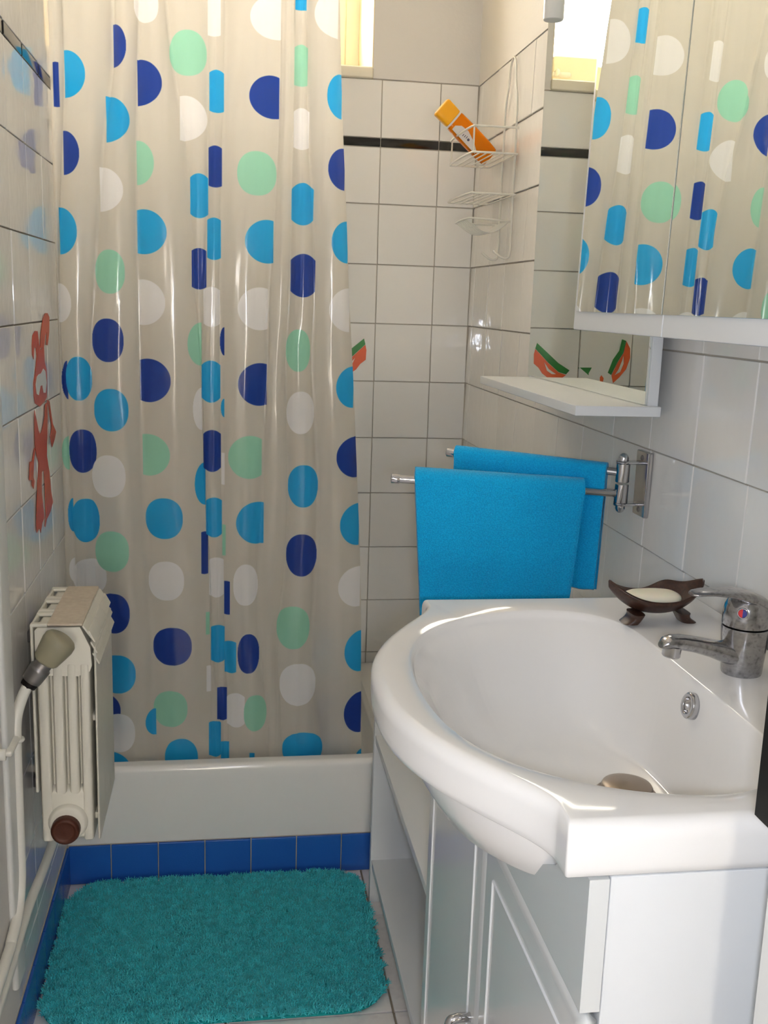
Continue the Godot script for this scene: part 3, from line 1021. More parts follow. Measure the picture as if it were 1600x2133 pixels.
	for y in [0.67, 0.40]: obj("bracket", boxed(Vector3(-0.328, y, 0.93), Vector3(0.032, 0.02, 0.03), 0.003), M.steel, t)

func pipes() -> void:
	var x := XL + 0.0105
	var g := Geo.new()
	g.tube(smooth([Vector3(-0.3135, 0.640, 1.080), Vector3(-0.323, 0.622, 1.092), Vector3(x, 0.592, 1.112), Vector3(x, 0.545, 1.124), Vector3(x, 0.47, 1.127), Vector3(x, 0.38, 1.128), Vector3(x, 0.325, 1.133), Vector3(x, 0.285, 1.158), Vector3(x, 0.268, 1.21), Vector3(x, 0.262, 1.30), Vector3(x, 0.262, 1.9), Vector3(x, 0.262, 2.9)], 6), 0.0088, 14)
	var a := obj("heating_pipe", g, M.pipe)
	tag(a, "white painted pipe curving down the wall from the radiator valve", "pipe")
	g = Geo.new()
	g.tube(smooth([Vector3(-0.300, 0.345, 0.845), Vector3(-0.308, 0.305, 0.875), Vector3(-0.315, 0.272, 0.94), Vector3(-0.321, 0.258, 1.0), Vector3(-0.328, 0.247, 1.06), Vector3(x, 0.240, 1.12), Vector3(x, 0.236, 1.2), Vector3(x, 0.232, 1.3), Vector3(x, 0.230, 1.9), Vector3(x, 0.230, 2.9)], 6), 0.0082, 14)
	tag(obj("heating_pipe", g, M.pipe), "white painted pipe running low along the wall from the radiator foot", "pipe")
	g = Geo.new()
	g.lathe(Vector3(XL - 0.001, 0.566, 1.190), Vector3.RIGHT, [[0, 0.009], [0.010, 0.009], [0.010, 0.0]], 14)
	g.box(Vector3(XL + 0.0125, 0.566, 1.160), Vector3(0.012, 0.010, 0.060), 0.003)
	var ring := PackedVector3Array()
	for k in 17: ring.append(Vector3(x + 0.0108 * cos(TAU * k / 16), 0.560, 1.1215 + 0.0108 * sin(TAU * k / 16)))
	g.tube(ring, 0.0028, 8, false)
	tag(obj("pipe_clip", g, M.pipe), "white clip holding the upper heating pipe beside the casing", "pipe clip")


# ---------------------------------------------------------------- mirrors
func mirror_panel() -> void:
	var x := 0.588
	var z0 := 0.725
	var z1 := 1.318
	var t := thing("wall_mirror", "tall narrow mirror with a white shelf along its foot", "mirror", Vector3(x, 1.108, 1.0))
	var g := span(x + 0.0005, x + 0.016, 1.108, 1.806, z0, z1, 0.001)
	g.box(Vector3((x + 0.016 + XR) / 2, 1.5, (z0 + z1) / 2), Vector3(XR - x - 0.014, 0.05, z1 - z0 - 0.1), 0.001)
	obj("back_board", g, M.laminate, t)
	obj("glass", span(x - 0.0035, x + 0.0005, 1.1225, 1.804, z0 + 0.0005, z1 - 0.003, 0.0004), M.mirror, t)
	obj("shelf", span(0.478, x + 0.016, 1.1075, 1.122, 0.770, z1 + 0.012, 0.001), M.laminate, t)
	# spot lamp hanging in front of the top of the glass
	t = thing("mirror_lamp", "small white tubular lamp at the top edge of the narrow mirror", "lamp", Vector3(0.56, 1.80, 0.945))
	g = Geo.new()
	var b := Vector3(0.528, LAMP_FOOT, 0.945)
	g.lathe(b, Vector3.UP, [[0, 0.010], [0.0, 0.0155], [0.002, 0.0170], [0.12, 0.0170], [0.125, 0.013], [0.126, 0.0]], 24)
	obj("tube", g, M.white_paint, t)
	g = Geo.new()
	g.tube(PackedVector3Array([b + Vector3(0, 0.105, 0), Vector3(0.598, b.y + 0.105, 0.945), Vector3(0.598, 1.79, 0.945)]), 0.006, 10)
	obj("arm", g, M.chrome, t)

func mirror_cabinet() -> void:
	var xf := 0.476
	var y0 := 1.2255
	var y1 := 1.86
	var z0 := 1.300
	var z1 := 1.905
	var t := thing("mirror_cabinet", "white wall cabinet with mirrored doors above the washbasin", "cabinet", Vector3(0.56, y0, 1.6))
	var g := Geo.new()
	g.box(Vector3((0.516 + XR) / 2, (y0 + y1) / 2, (z0 + z1) / 2), Vector3(XR - 0.516 + 0.001, y1 - y0 - 0.004, z1 - z0 - 0.004), 0.001)
	obj("body", g, M.laminate, t)
	var turn := Basis(Vector3.BACK, deg_to_rad(MIRROR_TILT))      # the doors hang a little out of plumb, about their lower edge
	var hinge := Vector3(xf + 0.001, y0, 0)
	for d in [[z0, 1.6015], [1.6035, z1]]:
		g = Geo.new()
		g.box(hinge + turn * Vector3(0.009, (y1 - y0) / 2, 0) + Vector3(0, 0, (d[0] + d[1]) / 2), Vector3(0.018, y1 - y0, d[1] - d[0]), 0.0012, turn)
		var door := obj("door", g, M.laminate, t)
		g = Geo.new()
		var lip := 0.012 if d[0] == z0 else 0.0
		g.box(hinge + turn * Vector3(-0.0005, (y1 - y0 + 0.0205) / 2, 0) + Vector3(0, 0, (d[0] + d[1] + lip) / 2), Vector3(0.003, y1 - y0 - 0.0285, d[1] - d[0] - lip - 0.0012), 0.0006, turn)
		obj("mirror", g, M.mirror, door)


# ---------------------------------------------------------------- towels
const PIVOT = Vector3(0.592, 0.99, 1.236)

func towel_rail() -> void:
	var t := thing("towel_rail", "chrome swivel towel rail with two arms screwed to the right wall", "towel rail", Vector3(XR, 0.95, 1.24))
	var g := span(XR - 0.0075, XR + 0.0005, 0.947, 1.046, 1.218, 1.262, 0.0012)
	var plate := obj("wall_plate", g, M.chrome, t)
	for y in [0.957, 1.036]:
		g = Geo.new()
		g.lathe(Vector3(XR - 0.0072, y, 1.24), Vector3.LEFT, [[0, 0.0045], [0.0008, 0.0045], [0.002, 0.0028], [0.0021, 0.0]], 12)
		obj("screw", g, M.steel, plate)
	for y in [0.9645, 1.0285]:
		g = Geo.new()
		g.box(Vector3((PIVOT.x + XR) / 2 - 0.002, y, PIVOT.z), Vector3(XR - PIVOT.x - 0.002, 0.004, 0.020), 0.001)
		g.lathe(Vector3(PIVOT.x, y - 0.0022, PIVOT.z), Vector3.UP, [[0, 0.0], [0, 0.0110], [0.0044, 0.0110], [0.0044, 0.0]], 18)
		obj("bracket", g, M.chrome, plate)
	for s in [[0.9625, -1.0], [1.0305, 1.0]]:
		g = Geo.new()
		g.lathe(Vector3(PIVOT.x, s[0], PIVOT.z), Vector3.UP * s[1], [[-0.001, 0.0075], [0.005, 0.0075], [0.009, 0.006], [0.0115, 0.003], [0.012, 0.0]], 16)
		obj("finial", g, M.chrome, plate)
	for a in [[0.9805, Vector3(0.247, 0.9935, 1.190)], [1.0125, Vector3(0.352, 1.0205, 1.095)]]:
		g = Geo.new()
		var c := Vector3(PIVOT.x, a[0], PIVOT.z)
		var tip: Vector3 = a[1]
		g.lathe(c - Vector3(0, 0.0145, 0), Vector3.UP, [[0, 0.0098], [0.001, 0.0105], [0.028, 0.0105], [0.029, 0.0098]], 18)
		var root := Vector3(PIVOT.x, tip.y - 0.004, PIVOT.z)
		root.y = c.y
		g.tube(PackedVector3Array([root, tip]), 0.0062, 14)
		var arm := obj("arm", g, M.chrome, t)
		g = Geo.new()
		var ax := (tip - root).normalized()
		g.lathe(tip - ax * 0.010, ax, [[0, 0.0062], [0, 0.0074], [0.012, 0.0074], [0.013, 0.0066], [0.013, 0.0]], 16)
		obj("end_cap", g, M.chrome, arm)

# a towel folded over a bar: its cross-section is an upside-down U with thickness, carried along the bar
func hang(called: String, label: String, from: Vector3, to: Vector3, front: float, back: float, thick: float, taper: float, seed_: int, layers := 1) -> void:
	var ax := to - from
	var across := Vector3(-ax.z, 0, ax.x).normalized()
	if across.z < 0: across = -across
	var n := FastNoiseLite.new()
	n.seed = seed_
	n.frequency = 1.0
	var t := thing(called, label, "towel", Vector3((from.x + to.x) / 2, from.y - front, (from.z + to.z) / 2), "blue towels on the swivel rail")
	for layer in layers:
		var r_in := 0.0066 + layer * (thick + 0.0008)
		var r_out := r_in + thick
		var fr := front - layer * 0.004
		var bk := back + layer * 0.012
		var sec := []       # [across, up, side of the cloth (for the swing)]
		var m := 22
		for k in m + 1: sec.append([r_out, -fr + fr * k / m])
		for k in range(1, 12): sec.append([r_out * cos(PI * k / 12), r_out * sin(PI * k / 12)])
		for k in m + 1: sec.append([-r_out, -bk * k / m])
		sec.append([-(r_in + thick * 0.5), -bk - thick * 0.4])
		for k in m + 1: sec.append([-r_in, -bk + bk * k / m])
		for k in range(1, 10): sec.append([-r_in * cos(PI * k / 10), r_in * sin(PI * k / 10)])
		for k in m + 1: sec.append([r_in, -fr * k / m])
		sec.append([r_in + thick * 0.5, -fr - thick * 0.4])
		var rows := []
		var cols := 60
		for i in cols + 1:
			var u := float(i) / cols
			var row := PackedVector3Array()
			var edge := minf(u, 1.0 - u)
			var pinch := 1.0 - 0.5 * pow(maxf(0.0, 1.0 - edge / 0.008), 2.0)
			for s in sec:
				var mid: float = signf(s[0]) * (r_in + r_out) / 2
				var off: float = s[0]
				if absf(s[1]) > 0.001 and s[1] < 0.0: off = mid + (s[0] - mid) * pinch
				var low: float = clampf(-s[1] / 0.2, 0.0, 1.2)
				var uu := lerpf(u, 0.5 + (u - 0.5) * (1.0 - taper), low)
				var p := from + ax * uu
				var swing: float = low * 0.006 * n.get_noise_2d(u * 2.6 + 10.0 * signf(s[0]), low * 1.2) + low * 0.003 * signf(s[0])
				p += across * (off + swing) + Vector3.UP * (s[1] + 0.0025 * n.get_noise_2d(u * 5.0, 7.0) * low)
				p += Vector3(n.get_noise_3d(p.x * 220, p.y * 220, p.z * 220), n.get_noise_3d(p.y * 220, p.z * 220, p.x * 220), n.get_noise_3d(p.z * 220, p.x * 220, p.y * 220)) * 0.0005
				row.append(p)
			rows.append(row)
		var g := Geo.new()
		g.grid(rows, true, true, true)
		obj("cloth", g, M.towel, t)

func towels() -> void:
	var tip := Vector3(0.247, 0.9935, 1.190)
	var root := Vector3(PIVOT.x, 0.9805, PIVOT.z)
	var d := tip - root
	hang("towel", "larger blue towel hanging over the lower arm nearest the washbasin", root + d * 0.905, root + d * 0.170, 0.215, 0.205, 0.0065, 0.12, 3, 2)
	tip = Vector3(0.352, 1.0205, 1.095)
	root = Vector3(PIVOT.x, 1.0125, PIVOT.z)
	d = tip - root
	hang("towel", "blue towel hanging over the upper arm, mostly behind the other one", root + d * 0.955, root + d * 0.085, 0.185, 0.19, 0.0065, 0.04, 9, 1)


# ---------------------------------------------------------------- washbasin
const BC = Vector2(0.375, 1.742)      # middle of the basin seen from above
const BT = 0.880                      # its top

func half_to_whole(half: Array) -> PackedVector2Array:    # mirrors an outline about the basin's middle line
	var out := PackedVector2Array()
	for p in half: out.append(Vector2(p[0], BC.y + p[1]))
	for i in range(half.size() - 1, -1, -1):
		if half[i][1] > 0.001: out.append(Vector2(half[i][0], BC.y - half[i][1]))
	return out

func softened(pts: PackedVector2Array, times := 2) -> PackedVector2Array:
	var p := pts
	for t in times:
		var q := PackedVector2Array()
		for i in p.size():
			var a := p[i]
			var b := p[(i + 1) % p.size()]
			q.append(a * 0.75 + b * 0.25)
			q.append(a * 0.25 + b * 0.75)
		p = q
	return p

func reach(pts: PackedVector2Array, a: float) -> float:      # how far an outline lies from the middle in one direction
	var dir := Vector2(cos(a), sin(a))
	var best := 0.0
	for i in pts.size():
		var p := pts[i] - BC
		var q := pts[(i + 1) % pts.size()] - BC
		var e := q - p
		var den := dir.cross(e)
		if absf(den) < 1e-9: continue
		var t := p.cross(e) / den
		var u := p.cross(dir) / den
		if t > 0.0 and u >= -1e-6 and u <= 1.000001: best = maxf(best, t)
	return best

func washbasin() -> void:
	# outlines as [x, distance from the middle line], from the bow's foremost point round to the wall
	var rim := half_to_whole([[0.1455, 0.0], [0.1475, 0.045], [0.156, 0.092], [0.174, 0.140], [0.199, 0.185], [0.224, 0.222], [0.240, 0.247], [0.2485, 0.268], [0.2490, 0.278], [0.2490, 0.2925], [0.2490, 0.2985], [0.2545, 0.2985], [0.27, 0.2985], [0.30, 0.2985], [0.40, 0.2985], [0.50, 0.2985], [0.60, 0.2985], [0.6265, 0.2985], [0.6265, 0.2985], [0.6265, 0.2]])
	var hole := half_to_whole([[0.1875, 0.0], [0.1905, 0.06], [0.2005, 0.115], [0.2225, 0.165], [0.258, 0.205], [0.305, 0.2355], [0.36, 0.2525], [0.41, 0.2535], [0.452, 0.236], [0.476, 0.205], [0.4865, 0.17], [0.488, 0.10], [0.4885, 0.03]])
	var floor_ := half_to_whole([[0.305, 0.0], [0.315, 0.05], [0.35, 0.10], [0.40, 0.118], [0.44, 0.105], [0.462, 0.07], [0.466, 0.03]])
	var keel := half_to_whole([[0.180, 0.0], [0.184, 0.06], [0.202, 0.125], [0.236, 0.178], [0.276, 0.210], [0.32, 0.230], [0.42, 0.240], [0.55, 0.240], [0.61, 0.235], [0.618, 0.2], [0.618, 0.1]])
	var outer := softened(rim, 2)
	var under := softened(keel, 2)
	var inner := softened(hole, 2)
	var low := softened(floor_, 2)
	# a direction for every point of the outer rim, kept dense at its corners
	var angles := []
	var long := 0.0
	for i in outer.size():
		var a := outer[i]
		var b := outer[(i + 1) % outer.size()]
		var steps_ := maxi(1, int(a.distance_to(b) / 0.006))
		for k in steps_: angles.append((a.lerp(b, float(k) / steps_) - BC).angle())
		long += a.distance_to(b)
	angles.sort()
	var rows := []
	var prof := []      # [which outline pair, share, inset, height]
	for u in [[0.2, 0.700], [0.5, 0.718], [0.72, 0.738], [0.86, 0.760], [0.945, 0.787], [0.985, 0.812], [1.0, 0.8335]]: prof.append(["u", u[0], 0.0, u[1]])
	prof.append(["o", 0.0, 0.0115, 0.8335])
	prof.append(["o", 0.0, 0.0065, 0.8345])
	prof.append(["o", 0.0, 0.0025, 0.8375])
	prof.append(["o", 0.0, 0.0010, 0.8430])
	prof.append(["o", 0.0, 0.0, 0.8520])
	prof.append(["o", 0.0, 0.0, 0.8660])
	for k in 7:
		var a := PI / 2 * k / 6
		prof.append(["o", 0.0, 0.0125 * (1 - cos(a)), 0.8680 + 0.0125 * sin(a)])
	prof.append(["m", 0.35, 0.0, BT])
	prof.append(["m", 0.70, 0.0, BT - 0.0008])
	prof.append(["m", 0.92, 0.0, BT - 0.0022])
	for k in 5: prof.append(["i", 0.0, 0.0018 * k, BT - 0.0035 - 0.0018 * k * k * 0.45])
	for s in [[0.12, 0.030], [0.26, 0.062], [0.42, 0.092], [0.60, 0.114], [0.80, 0.127], [1.0, 0.133]]: prof.append(["d", s[0], 0.0, BT - s[1]])
	prof.append(["f", 0.6, 0.0, BT - 0.1365])
	prof.append(["f", 0.18, 0.0, BT - 0.1385])
	for p in prof:
		var row := PackedVector3Array()
		for a in angles:
			var ro := reach(outer, a)
			var ri := reach(inner, a)
			var rl := reach(low, a)
			var r := ro
			match p[0]:
				"u": r = minf(reach(under, a), ro - 0.012) * p[1]
				"o": r = ro - p[2] * ro / maxf(0.2, minf(ro, 0.34))
				"m": r = lerpf(ro - 0.0125, ri + 0.003, p[1])
				"i": r = ri - p[2]
				"d": r = lerpf(ri - 0.0075, rl, p[1])
				"f": r = rl * p[1]
			row.append(Vector3(BC.x + cos(a) * r, p[3], BC.y + sin(a) * r))
		rows.append(row)
	var g := Geo.new()
	g.grid(rows, true, true, true)
	var t := thing("washbasin", "white ceramic washbasin with a bowed front on the vanity cabinet", "washbasin", Vector3(0.42, 0.70, BC.y))
	obj("bowl", g, M.ceramic, t)
	g = Geo.new()
	g.lathe(Vector3(0.4752, 0.8530, 1.757), Vector3(-1, 0.22, 0), [[-0.006, 0.0], [-0.006, 0.0140], [0.0015, 0.0140], [0.003, 0.0125], [0.003, 0.0095], [0.0015, 0.0085], [-0.004, 0.0082], [-0.004, 0.0]], 26)
	obj("overflow_ring", g, M.chrome, t)
	g = Geo.new()
	var dc := Vector3(0.424, 0.743, 1.735)
	g.lathe(dc, Vector3.UP, [[-0.004, 0.0], [-0.004, 0.034], [0.002, 0.034], [0.004, 0.031], [0.003, 0.024], [0.003, 0.0]], 30)
	g.lathe(dc + Vector3(0, 0.002, 0), Vector3.UP, [[0, 0.009], [0.006, 0.009], [0.006, 0.025], [0.0085, 0.0275], [0.011, 0.026], [0.0135, 0.018], [0.0145, 0.0]], 30)
	obj("drain_plug", g, M.plug, t)

func faucet() -> void:
	var c := Vector3(0.542, BT - 0.001, 1.733)
	var t := thing("faucet", "chrome single-lever mixer tap with a red and blue dot", "faucet", c)
	var g := Geo.new()
	g.lathe(c, Vector3.UP, [[0, 0.0205], [0.002, 0.0212], [0.012, 0.0218], [0.030, 0.0235], [0.048, 0.0248], [0.052, 0.0245]], 36)
	# spout, oval in section, sweeping out of the body and turned down at its end
	var rows := []
	for s in [[0.002, 0.020, 0.020, 0.013], [-0.018, 0.023, 0.016, 0.0115], [-0.038, 0.0290, 0.0125, 0.0092], [-0.058, 0.0345, 0.0115, 0.0082], [-0.076, 0.0380, 0.0112, 0.0078], [-0.088, 0.0390, 0.0108, 0.0074], [-0.0945, 0.0382, 0.0092, 0.0060], [-0.0975, 0.0365, 0.006, 0.0035]]:
		rows.append(flat_ring(c + Vector3(s[0], s[1], -s[0] * 0.10), Vector3(0, 0, 1), Vector3(0.35, 1, 0).normalized(), s[2], s[3], 2.4, 24))
	g.grid(rows, true, true, true)
	var body := obj("body", g, M.worn_chrome, t)
	g = Geo.new()
	g.lathe(c + Vector3(-0.0835, 0.034, 0.0085), Vector3(-0.12, -1, 0), [[0, 0.0098], [0.010, 0.0098], [0.0115, 0.0088], [0.0115, 0.007], [0.008, 0.0065], [0.008, 0.0]], 20)
	obj("aerator", g, M.chrome, body)
	# lever: a cap over the body that runs out into a long bow above the spout
	g = Geo.new()
	g.lathe(c + Vector3(0, 0.0535, 0), Vector3.UP, [[0, 0.0238], [0.001, 0.0248], [0.012, 0.0246], [0.021, 0.0232], [0.027, 0.0205], [0.031, 0.0155], [0.0335, 0.009], [0.0345, 0.0]], 36)
	rows = []
	for s in [[0.014, 0.0770, 0.0215, 0.0075], [-0.002, 0.0840, 0.0208, 0.0065], [-0.016, 0.0878, 0.0190, 0.0046], [-0.030, 0.0900, 0.0165, 0.0033], [-0.044, 0.0910, 0.0142, 0.0027], [-0.056, 0.0908, 0.0125, 0.0024], [-0.064, 0.0902, 0.0105, 0.0022], [-0.068, 0.0898, 0.0065, 0.0016]]:
		rows.append(flat_ring(c + Vector3(s[0], s[1], -s[0] * 0.10), Vector3(0, 0, 1), Vector3(0.2, 1, 0).normalized(), s[2], s[3], 2.6, 24))
	g.grid(rows, true, true, true)
	var lever := obj("lever", g, M.worn_chrome, t)
	var n := Vector3(-0.62, 0.12, 0.78).normalized()
	var at := c + Vector3(0, 0.0685, 0) + n * 0.0236
	for half in 2:
		g = Geo.new()
		var pts := PackedVector2Array()
		for k in 13:
			var a := PI / 2 + PI * k / 12 + PI * half
			pts.append(Vector2(cos(a), sin(a)) * 0.0042)
		var right := Vector3.UP.cross(n).normalized()
		g.plate(pts, at, right, n.cross(right), n * 0.0016)
		obj("temperature_dot", g, M.red if half == 0 else M.blue, lever)
	g = Geo.new()
	g.lathe(at - n * 0.001, n, [[0, 0.0058], [0.0018, 0.0058], [0.0024, 0.0050], [0.0020, 0.0043], [0, 0.0043]], 22)
	obj("dot_ring", g, M.chrome, lever)
	g = Geo.new()
	var k0 := c + Vector3(0.022, 0.030, 0.004)
	g.tube(PackedVector3Array([k0, k0 + Vector3(0.010, 0.0, 0.002)]), 0.004, 10)
	g.lathe(k0 + Vector3(0.016, -0.012, 0.003), Vector3(0.25, 1, 0), [[0, 0.003], [0.001, 0.0045], [0.010, 0.007], [0.019, 0.0085], [0.023, 0.007], [0.024, 0.0]], 16)
	obj("waste_lift_knob", g, M.steel, t)

func soap_dish() -> void:
	var o := Vector3(0.523, 0.899, 1.545)
	var t := thing("soap_dish", "dark carved wooden leaf-shaped soap dish at the back of the washbasin", "soap dish", Vector3(0.523, BT, 1.545))
	# a leaf-shaped boat: u runs along it, w across; the shell has an inner and an outer face
	var faces := []
	var nu := 36
	var nw := 16
	for face in 2:
		var rows := []
		for i in nu + 1:
			var u := -1.0 + 2.0 * i / nu
			var half := 0.0335 * pow(maxf(0.0, 1.0 - pow(absf(u), 2.2)), 0.72) + 0.0012
			var row := PackedVector3Array()
			for j in nw + 1:
				var w := -1.0 + 2.0 * j / nw
				var y := 0.017 * pow(absf(w), 2.2) * (1.0 - 0.55 * pow(absf(u), 3.0)) + 0.030 * pow(absf(u), 2.6) - 0.006
				if w < 0.0: y += 0.010 * pow(-w, 1.5) * exp(-pow((u - 0.38) / 0.30, 2.0))
				var p := o + Vector3(u * 0.0605, y, w * half * 0.92)
				if face == 1: p += Vector3(u * 0.001, -0.0042 * (1.0 - 0.5 * absf(u)), w * 0.0014)
				row.append(p)
			rows.append(row)
		faces.append(rows)
	var g := Geo.new()
	var loops := []
	for i in nu + 1:
		var ring := PackedVector3Array(faces[0][i])
		var back_: PackedVector3Array = faces[1][i]
		for j in range(nw, -1, -1): ring.append(back_[j])
		loops.append(ring)
	g.grid(loops, true, true, true)
	obj("bowl", g, M.wood, t)
	for s in [-1, 1]:
		g = Geo.new()
		var rows := []
		for k in 7:
			var f := k / 6.0
			var c := o + Vector3(s * (0.030 + 0.008 * f * f), -0.006 - 0.0125 * f, 0.012 - 0.002 * s)
			rows.append(flat_ring(c, Vector3.RIGHT, Vector3.BACK, 0.0085 - 0.002 * sin(PI * f) + 0.0015 * f, 0.017 - 0.003 * f, 3.0, 20))
		g.grid(rows, true, true, true)
		obj("foot", g, M.wood, t)
	var rows := []
	for k in 11:
		var a := -PI / 2 + PI * k / 10
		rows.append(flat_ring(o + Vector3(-0.005, 0.0085 + 0.009 * sin(a), 0.001), Vector3.RIGHT, Vector3.BACK, 0.0365 * pow(maxf(cos(a), 0.0), 0.45) + 0.0001, 0.0215 * pow(maxf(cos(a), 0.0), 0.45) + 0.0001, 2.6, 36))
	g = Geo.new()
	g.grid(rows, true, true, true)
	tag(obj("soap", g, M.soap), "worn cream bar of soap lying in the wooden dish", "soap")


# ---------------------------------------------------------------- cabinets
func vanity() -> void:
	var z0 := 1.452
	var z1 := 2.036
	var xf := 0.270
	var t := thing("vanity_cabinet", "white vanity cabinet with moulded doors under the washbasin", "cabinet", Vector3(0.45, 0, 1.744))
	var g := Geo.new()
	for z in [z0 + 0.008, z1 - 0.010]:
		g.box(Vector3(0.455, 0.4165, z), Vector3(0.335, 0.833, 0.016), 0.001)
	g.box(Vector3(0.455, 0.075, (z0 + z1) / 2), Vector3(0.33, 0.016, z1 - z0 - 0.03), 0.001)
	g.box(Vector3(0.618, 0.40, (z0 + z1) / 2), Vector3(0.008, 0.70, z1 - z0 - 0.03), 0.001)
	g.box(Vector3(0.31, 0.035, (z0 + z1) / 2), Vector3(0.016, 0.075, z1 - z0 - 0.03), 0.001)
	obj("carcass", g, M.laminate, t)
	# a fixed panel below the basin, cut out for the bowl, and two doors
	g = Geo.new()
	var cut := PackedVector2Array()
	var edge := [[0.0, 0.750], [0.10, 0.757], [0.17, 0.775], [0.215, 0.800], [0.245, 0.8325], [0.292, 0.8325]]
	for k in range(5, -1, -1): cut.append(Vector2(1.744 + edge[k][0], edge[k][1]))
	for k in range(1, 6): cut.append(Vector2(1.744 - edge[k][0], edge[k][1]))
	cut.append(Vector2(1.744 - 0.292, 0.7190))
	cut.append(Vector2(1.744 + 0.292, 0.7190))
	g.plate(cut, Vector3(xf, 0, 0), Vector3.BACK, Vector3.UP, Vector3(0.016, 0, 0))
	obj("apron", g, M.foil, t)
	for d in [[z0 + 0.002, 1.7455], [1.7495, z1 + 0.004]]:
		g = Geo.new()
		g.box(Vector3(xf + 0.007, 0.400, (d[0] + d[1]) / 2), Vector3(0.018, 0.632, d[1] - d[0]), 0.0072)
		var door := obj("door", g, M.foil, t)
		var a: float = d[0] + 0.034
		var b: float = d[1] - 0.034
		for e in [[a, b, 0.118, 0.1205], [a, b, 0.6795, 0.682], [a, a + 0.0025, 0.118, 0.682], [b - 0.0025, b, 0.118, 0.682]]:
			obj("moulding", span(xf - 0.0038, xf + 0.001, e[2], e[3], e[0], e[1], 0.001), M.laminate, door)  # paler than the doors, painting in the light the beads catch
		var hz: float = (1.7455 - 0.022) if d[0] < 1.6 else (1.7495 + 0.022)
		g = Geo.new()
		g.tube(smooth([Vector3(xf + 0.002, 0.476, hz), Vector3(xf - 0.018, 0.476, hz), Vector3(xf - 0.026, 0.468, hz), Vector3(xf - 0.027, 0.43, hz), Vector3(xf - 0.026, 0.392, hz), Vector3(xf - 0.018, 0.384, hz), Vector3(xf + 0.002, 0.384, hz)], 6), 0.0055, 12)
		obj("handle", g, M.chrome, door)

func low_shelf() -> void:
	var t := thing("low_shelf", "low white open shelf unit between the shower tray and vanity cabinet", "shelf", Vector3(0.45, 0, 1.08))
	obj("side_panel", span(0.299, 0.622, -0.001, 0.416, 0.727, 0.743, 0.001), M.laminate, t)
	obj("side_panel", span(0.299, 0.622, -0.001, 0.416, 1.425, 1.441, 0.001), M.laminate, t)
	obj("top_board", span(0.301, 0.622, 0.364, 0.380, 0.742, 1.426, 0.001), M.laminate, t)
	obj("bottom_board", span(0.301, 0.622, 0.082, 0.098, 0.742, 1.426, 0.001), M.laminate, t)
	obj("back_panel", span(0.616, 0.622, 0.097, 0.365, 0.742, 1.426, 0.001), M.laminate, t)


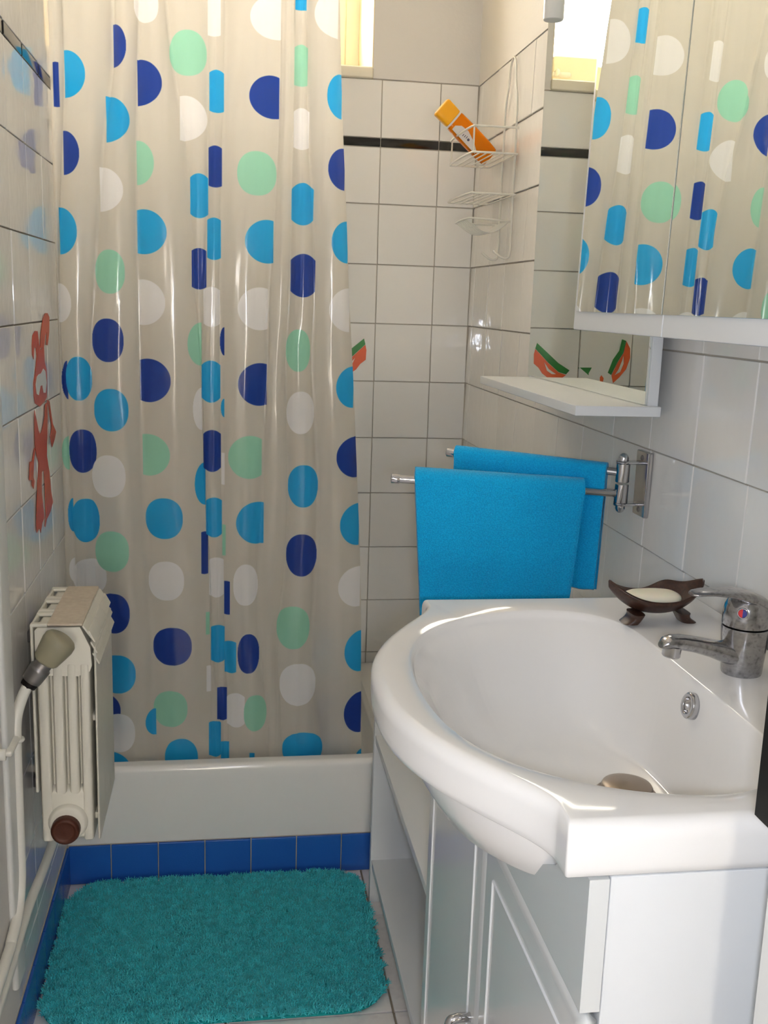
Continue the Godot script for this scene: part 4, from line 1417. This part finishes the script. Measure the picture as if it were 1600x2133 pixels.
# ---------------------------------------------------------------- floor and jamb
func rug() -> void:
	var t := thing("bath_rug", "shaggy turquoise bath rug on the floor in front of the shower", "rug", Vector3(-0.02, 0, 0.86))
	var x0 := -0.328
	var x1 := 0.292
	var z0 := 0.634
	var z1 := 1.092
	var rad := 0.085
	var g := Geo.new()
	g.grid([rrect(x0 + 0.004, x1 - 0.004, z0 + 0.004, z1 - 0.004, rad, -0.0005), rrect(x0, x1, z0, z1, rad, 0.003), rrect(x0, x1, z0, z1, rad, 0.006), rrect(x0 + 0.006, x1 - 0.006, z0 + 0.006, z1 - 0.006, rad, 0.008)], true, true, true)
	obj("backing", g, M.rug_base, t)
	# pile: short bent tufts of yarn
	g = Geo.new()
	var blade := 4
	for k in blade:
		var a := TAU * k / blade + 0.4
		var d := Vector3(cos(a), 0, sin(a))
		var s := Vector3(-sin(a), 0, cos(a)) * 0.0009
		var rows := []
		for q in [[0.0, 0.0, 1.0], [0.0055, 0.0010, 1.1], [0.0105, 0.0030, 0.9], [0.0125, 0.0052, 0.35]]:
			rows.append(PackedVector3Array([Vector3(0, q[0], 0) + d * (q[1] - 0.0004) - s * q[2], Vector3(0, q[0], 0) + d * (q[1] + 0.0008), Vector3(0, q[0], 0) + d * (q[1] - 0.0004) + s * q[2]]))
		g.grid(rows, true, false, true)
	var mm := MultiMesh.new()
	mm.transform_format = MultiMesh.TRANSFORM_3D
	mm.use_colors = true
	mm.mesh = g.mesh()
	var where := []
	var r := RandomNumberGenerator.new()
	r.seed = 77
	var field := FastNoiseLite.new()
	field.seed = 4
	field.frequency = 14.0
	var step := 0.0036
	var x := x0 - 0.001
	while x < x1 + 0.001:
		var z := z0 - 0.001
		while z < z1 + 0.001:
			var p := Vector2(x + r.randf_range(-1, 1) * step * 0.6, z + r.randf_range(-1, 1) * step * 0.6)
			var q := Vector2(maxf(maxf(x0 + rad - p.x, p.x - x1 + rad), 0.0), maxf(maxf(z0 + rad - p.y, p.y - z1 + rad), 0.0))
			if q.length() < rad + 0.0015: where.append(p)
			z += step
		x += step
	mm.instance_count = where.size()
	for i in where.size():
		var p: Vector2 = where[i]
		var clump := field.get_noise_2d(p.x, p.y)
		var lean := Vector3(field.get_noise_2d(p.x * 2.3 + 9.0, p.y * 2.3), 0, field.get_noise_2d(p.x * 2.3, p.y * 2.3 + 5.0)) * 1.1
		var b := Basis(Vector3.UP, r.randf() * TAU)
		var ax := Vector3(lean.z + r.randfn(0, 0.28), 0, -lean.x + r.randfn(0, 0.28))
		if ax.length() > 0.001: b = Basis(ax.normalized(), clampf(ax.length(), 0.0, 0.9)) * b
		var h := r.randf_range(0.8, 1.25) + clump * 0.35
		mm.set_instance_transform(i, Transform3D(b.scaled(Vector3(1.15, h, 1.15)), Vector3(p.x, 0.006, p.y) - t.position))
		var v := r.randf_range(0.62, 1.05) * (1.0 + 0.22 * field.get_noise_2d(p.x * 3.1 + 3.0, p.y * 3.1))
		mm.set_instance_color(i, Color(0.10 * v + 0.05 * r.randf(), 0.86 * v, 0.91 * v + 0.04 * r.randf()))
	var pile := MultiMeshInstance3D.new()
	pile.multimesh = mm
	pile.material_override = M.rug_pile
	pile.name = "pile"
	pile.set_meta("kind", "stuff")
	t.add_child(pile, true)

func jamb_strip() -> void:
	var g := span(0.3555, 0.3735, 0.917, 1.40, 2.104, 2.150, 0.003)
	tag(obj("seal_strip", g, M.black), "black upright strip fixed to the white jamb beside the washbasin", "strip")


func _ready() -> void:
	rng.seed = 20
	light_and_camera()
	materials()
	room()
	tray()
	curtain()
	unseen_ceiling_lamp()
	vanity()
	washbasin()
	mirror_cabinet()
	mirror_panel()
	low_shelf()
	radiator()
	rug()
	towel_rail()
	towels()
	pipes()
	faucet()
	soap_dish()
	caddy()
	bottle()
	stickers()
	jamb_strip()
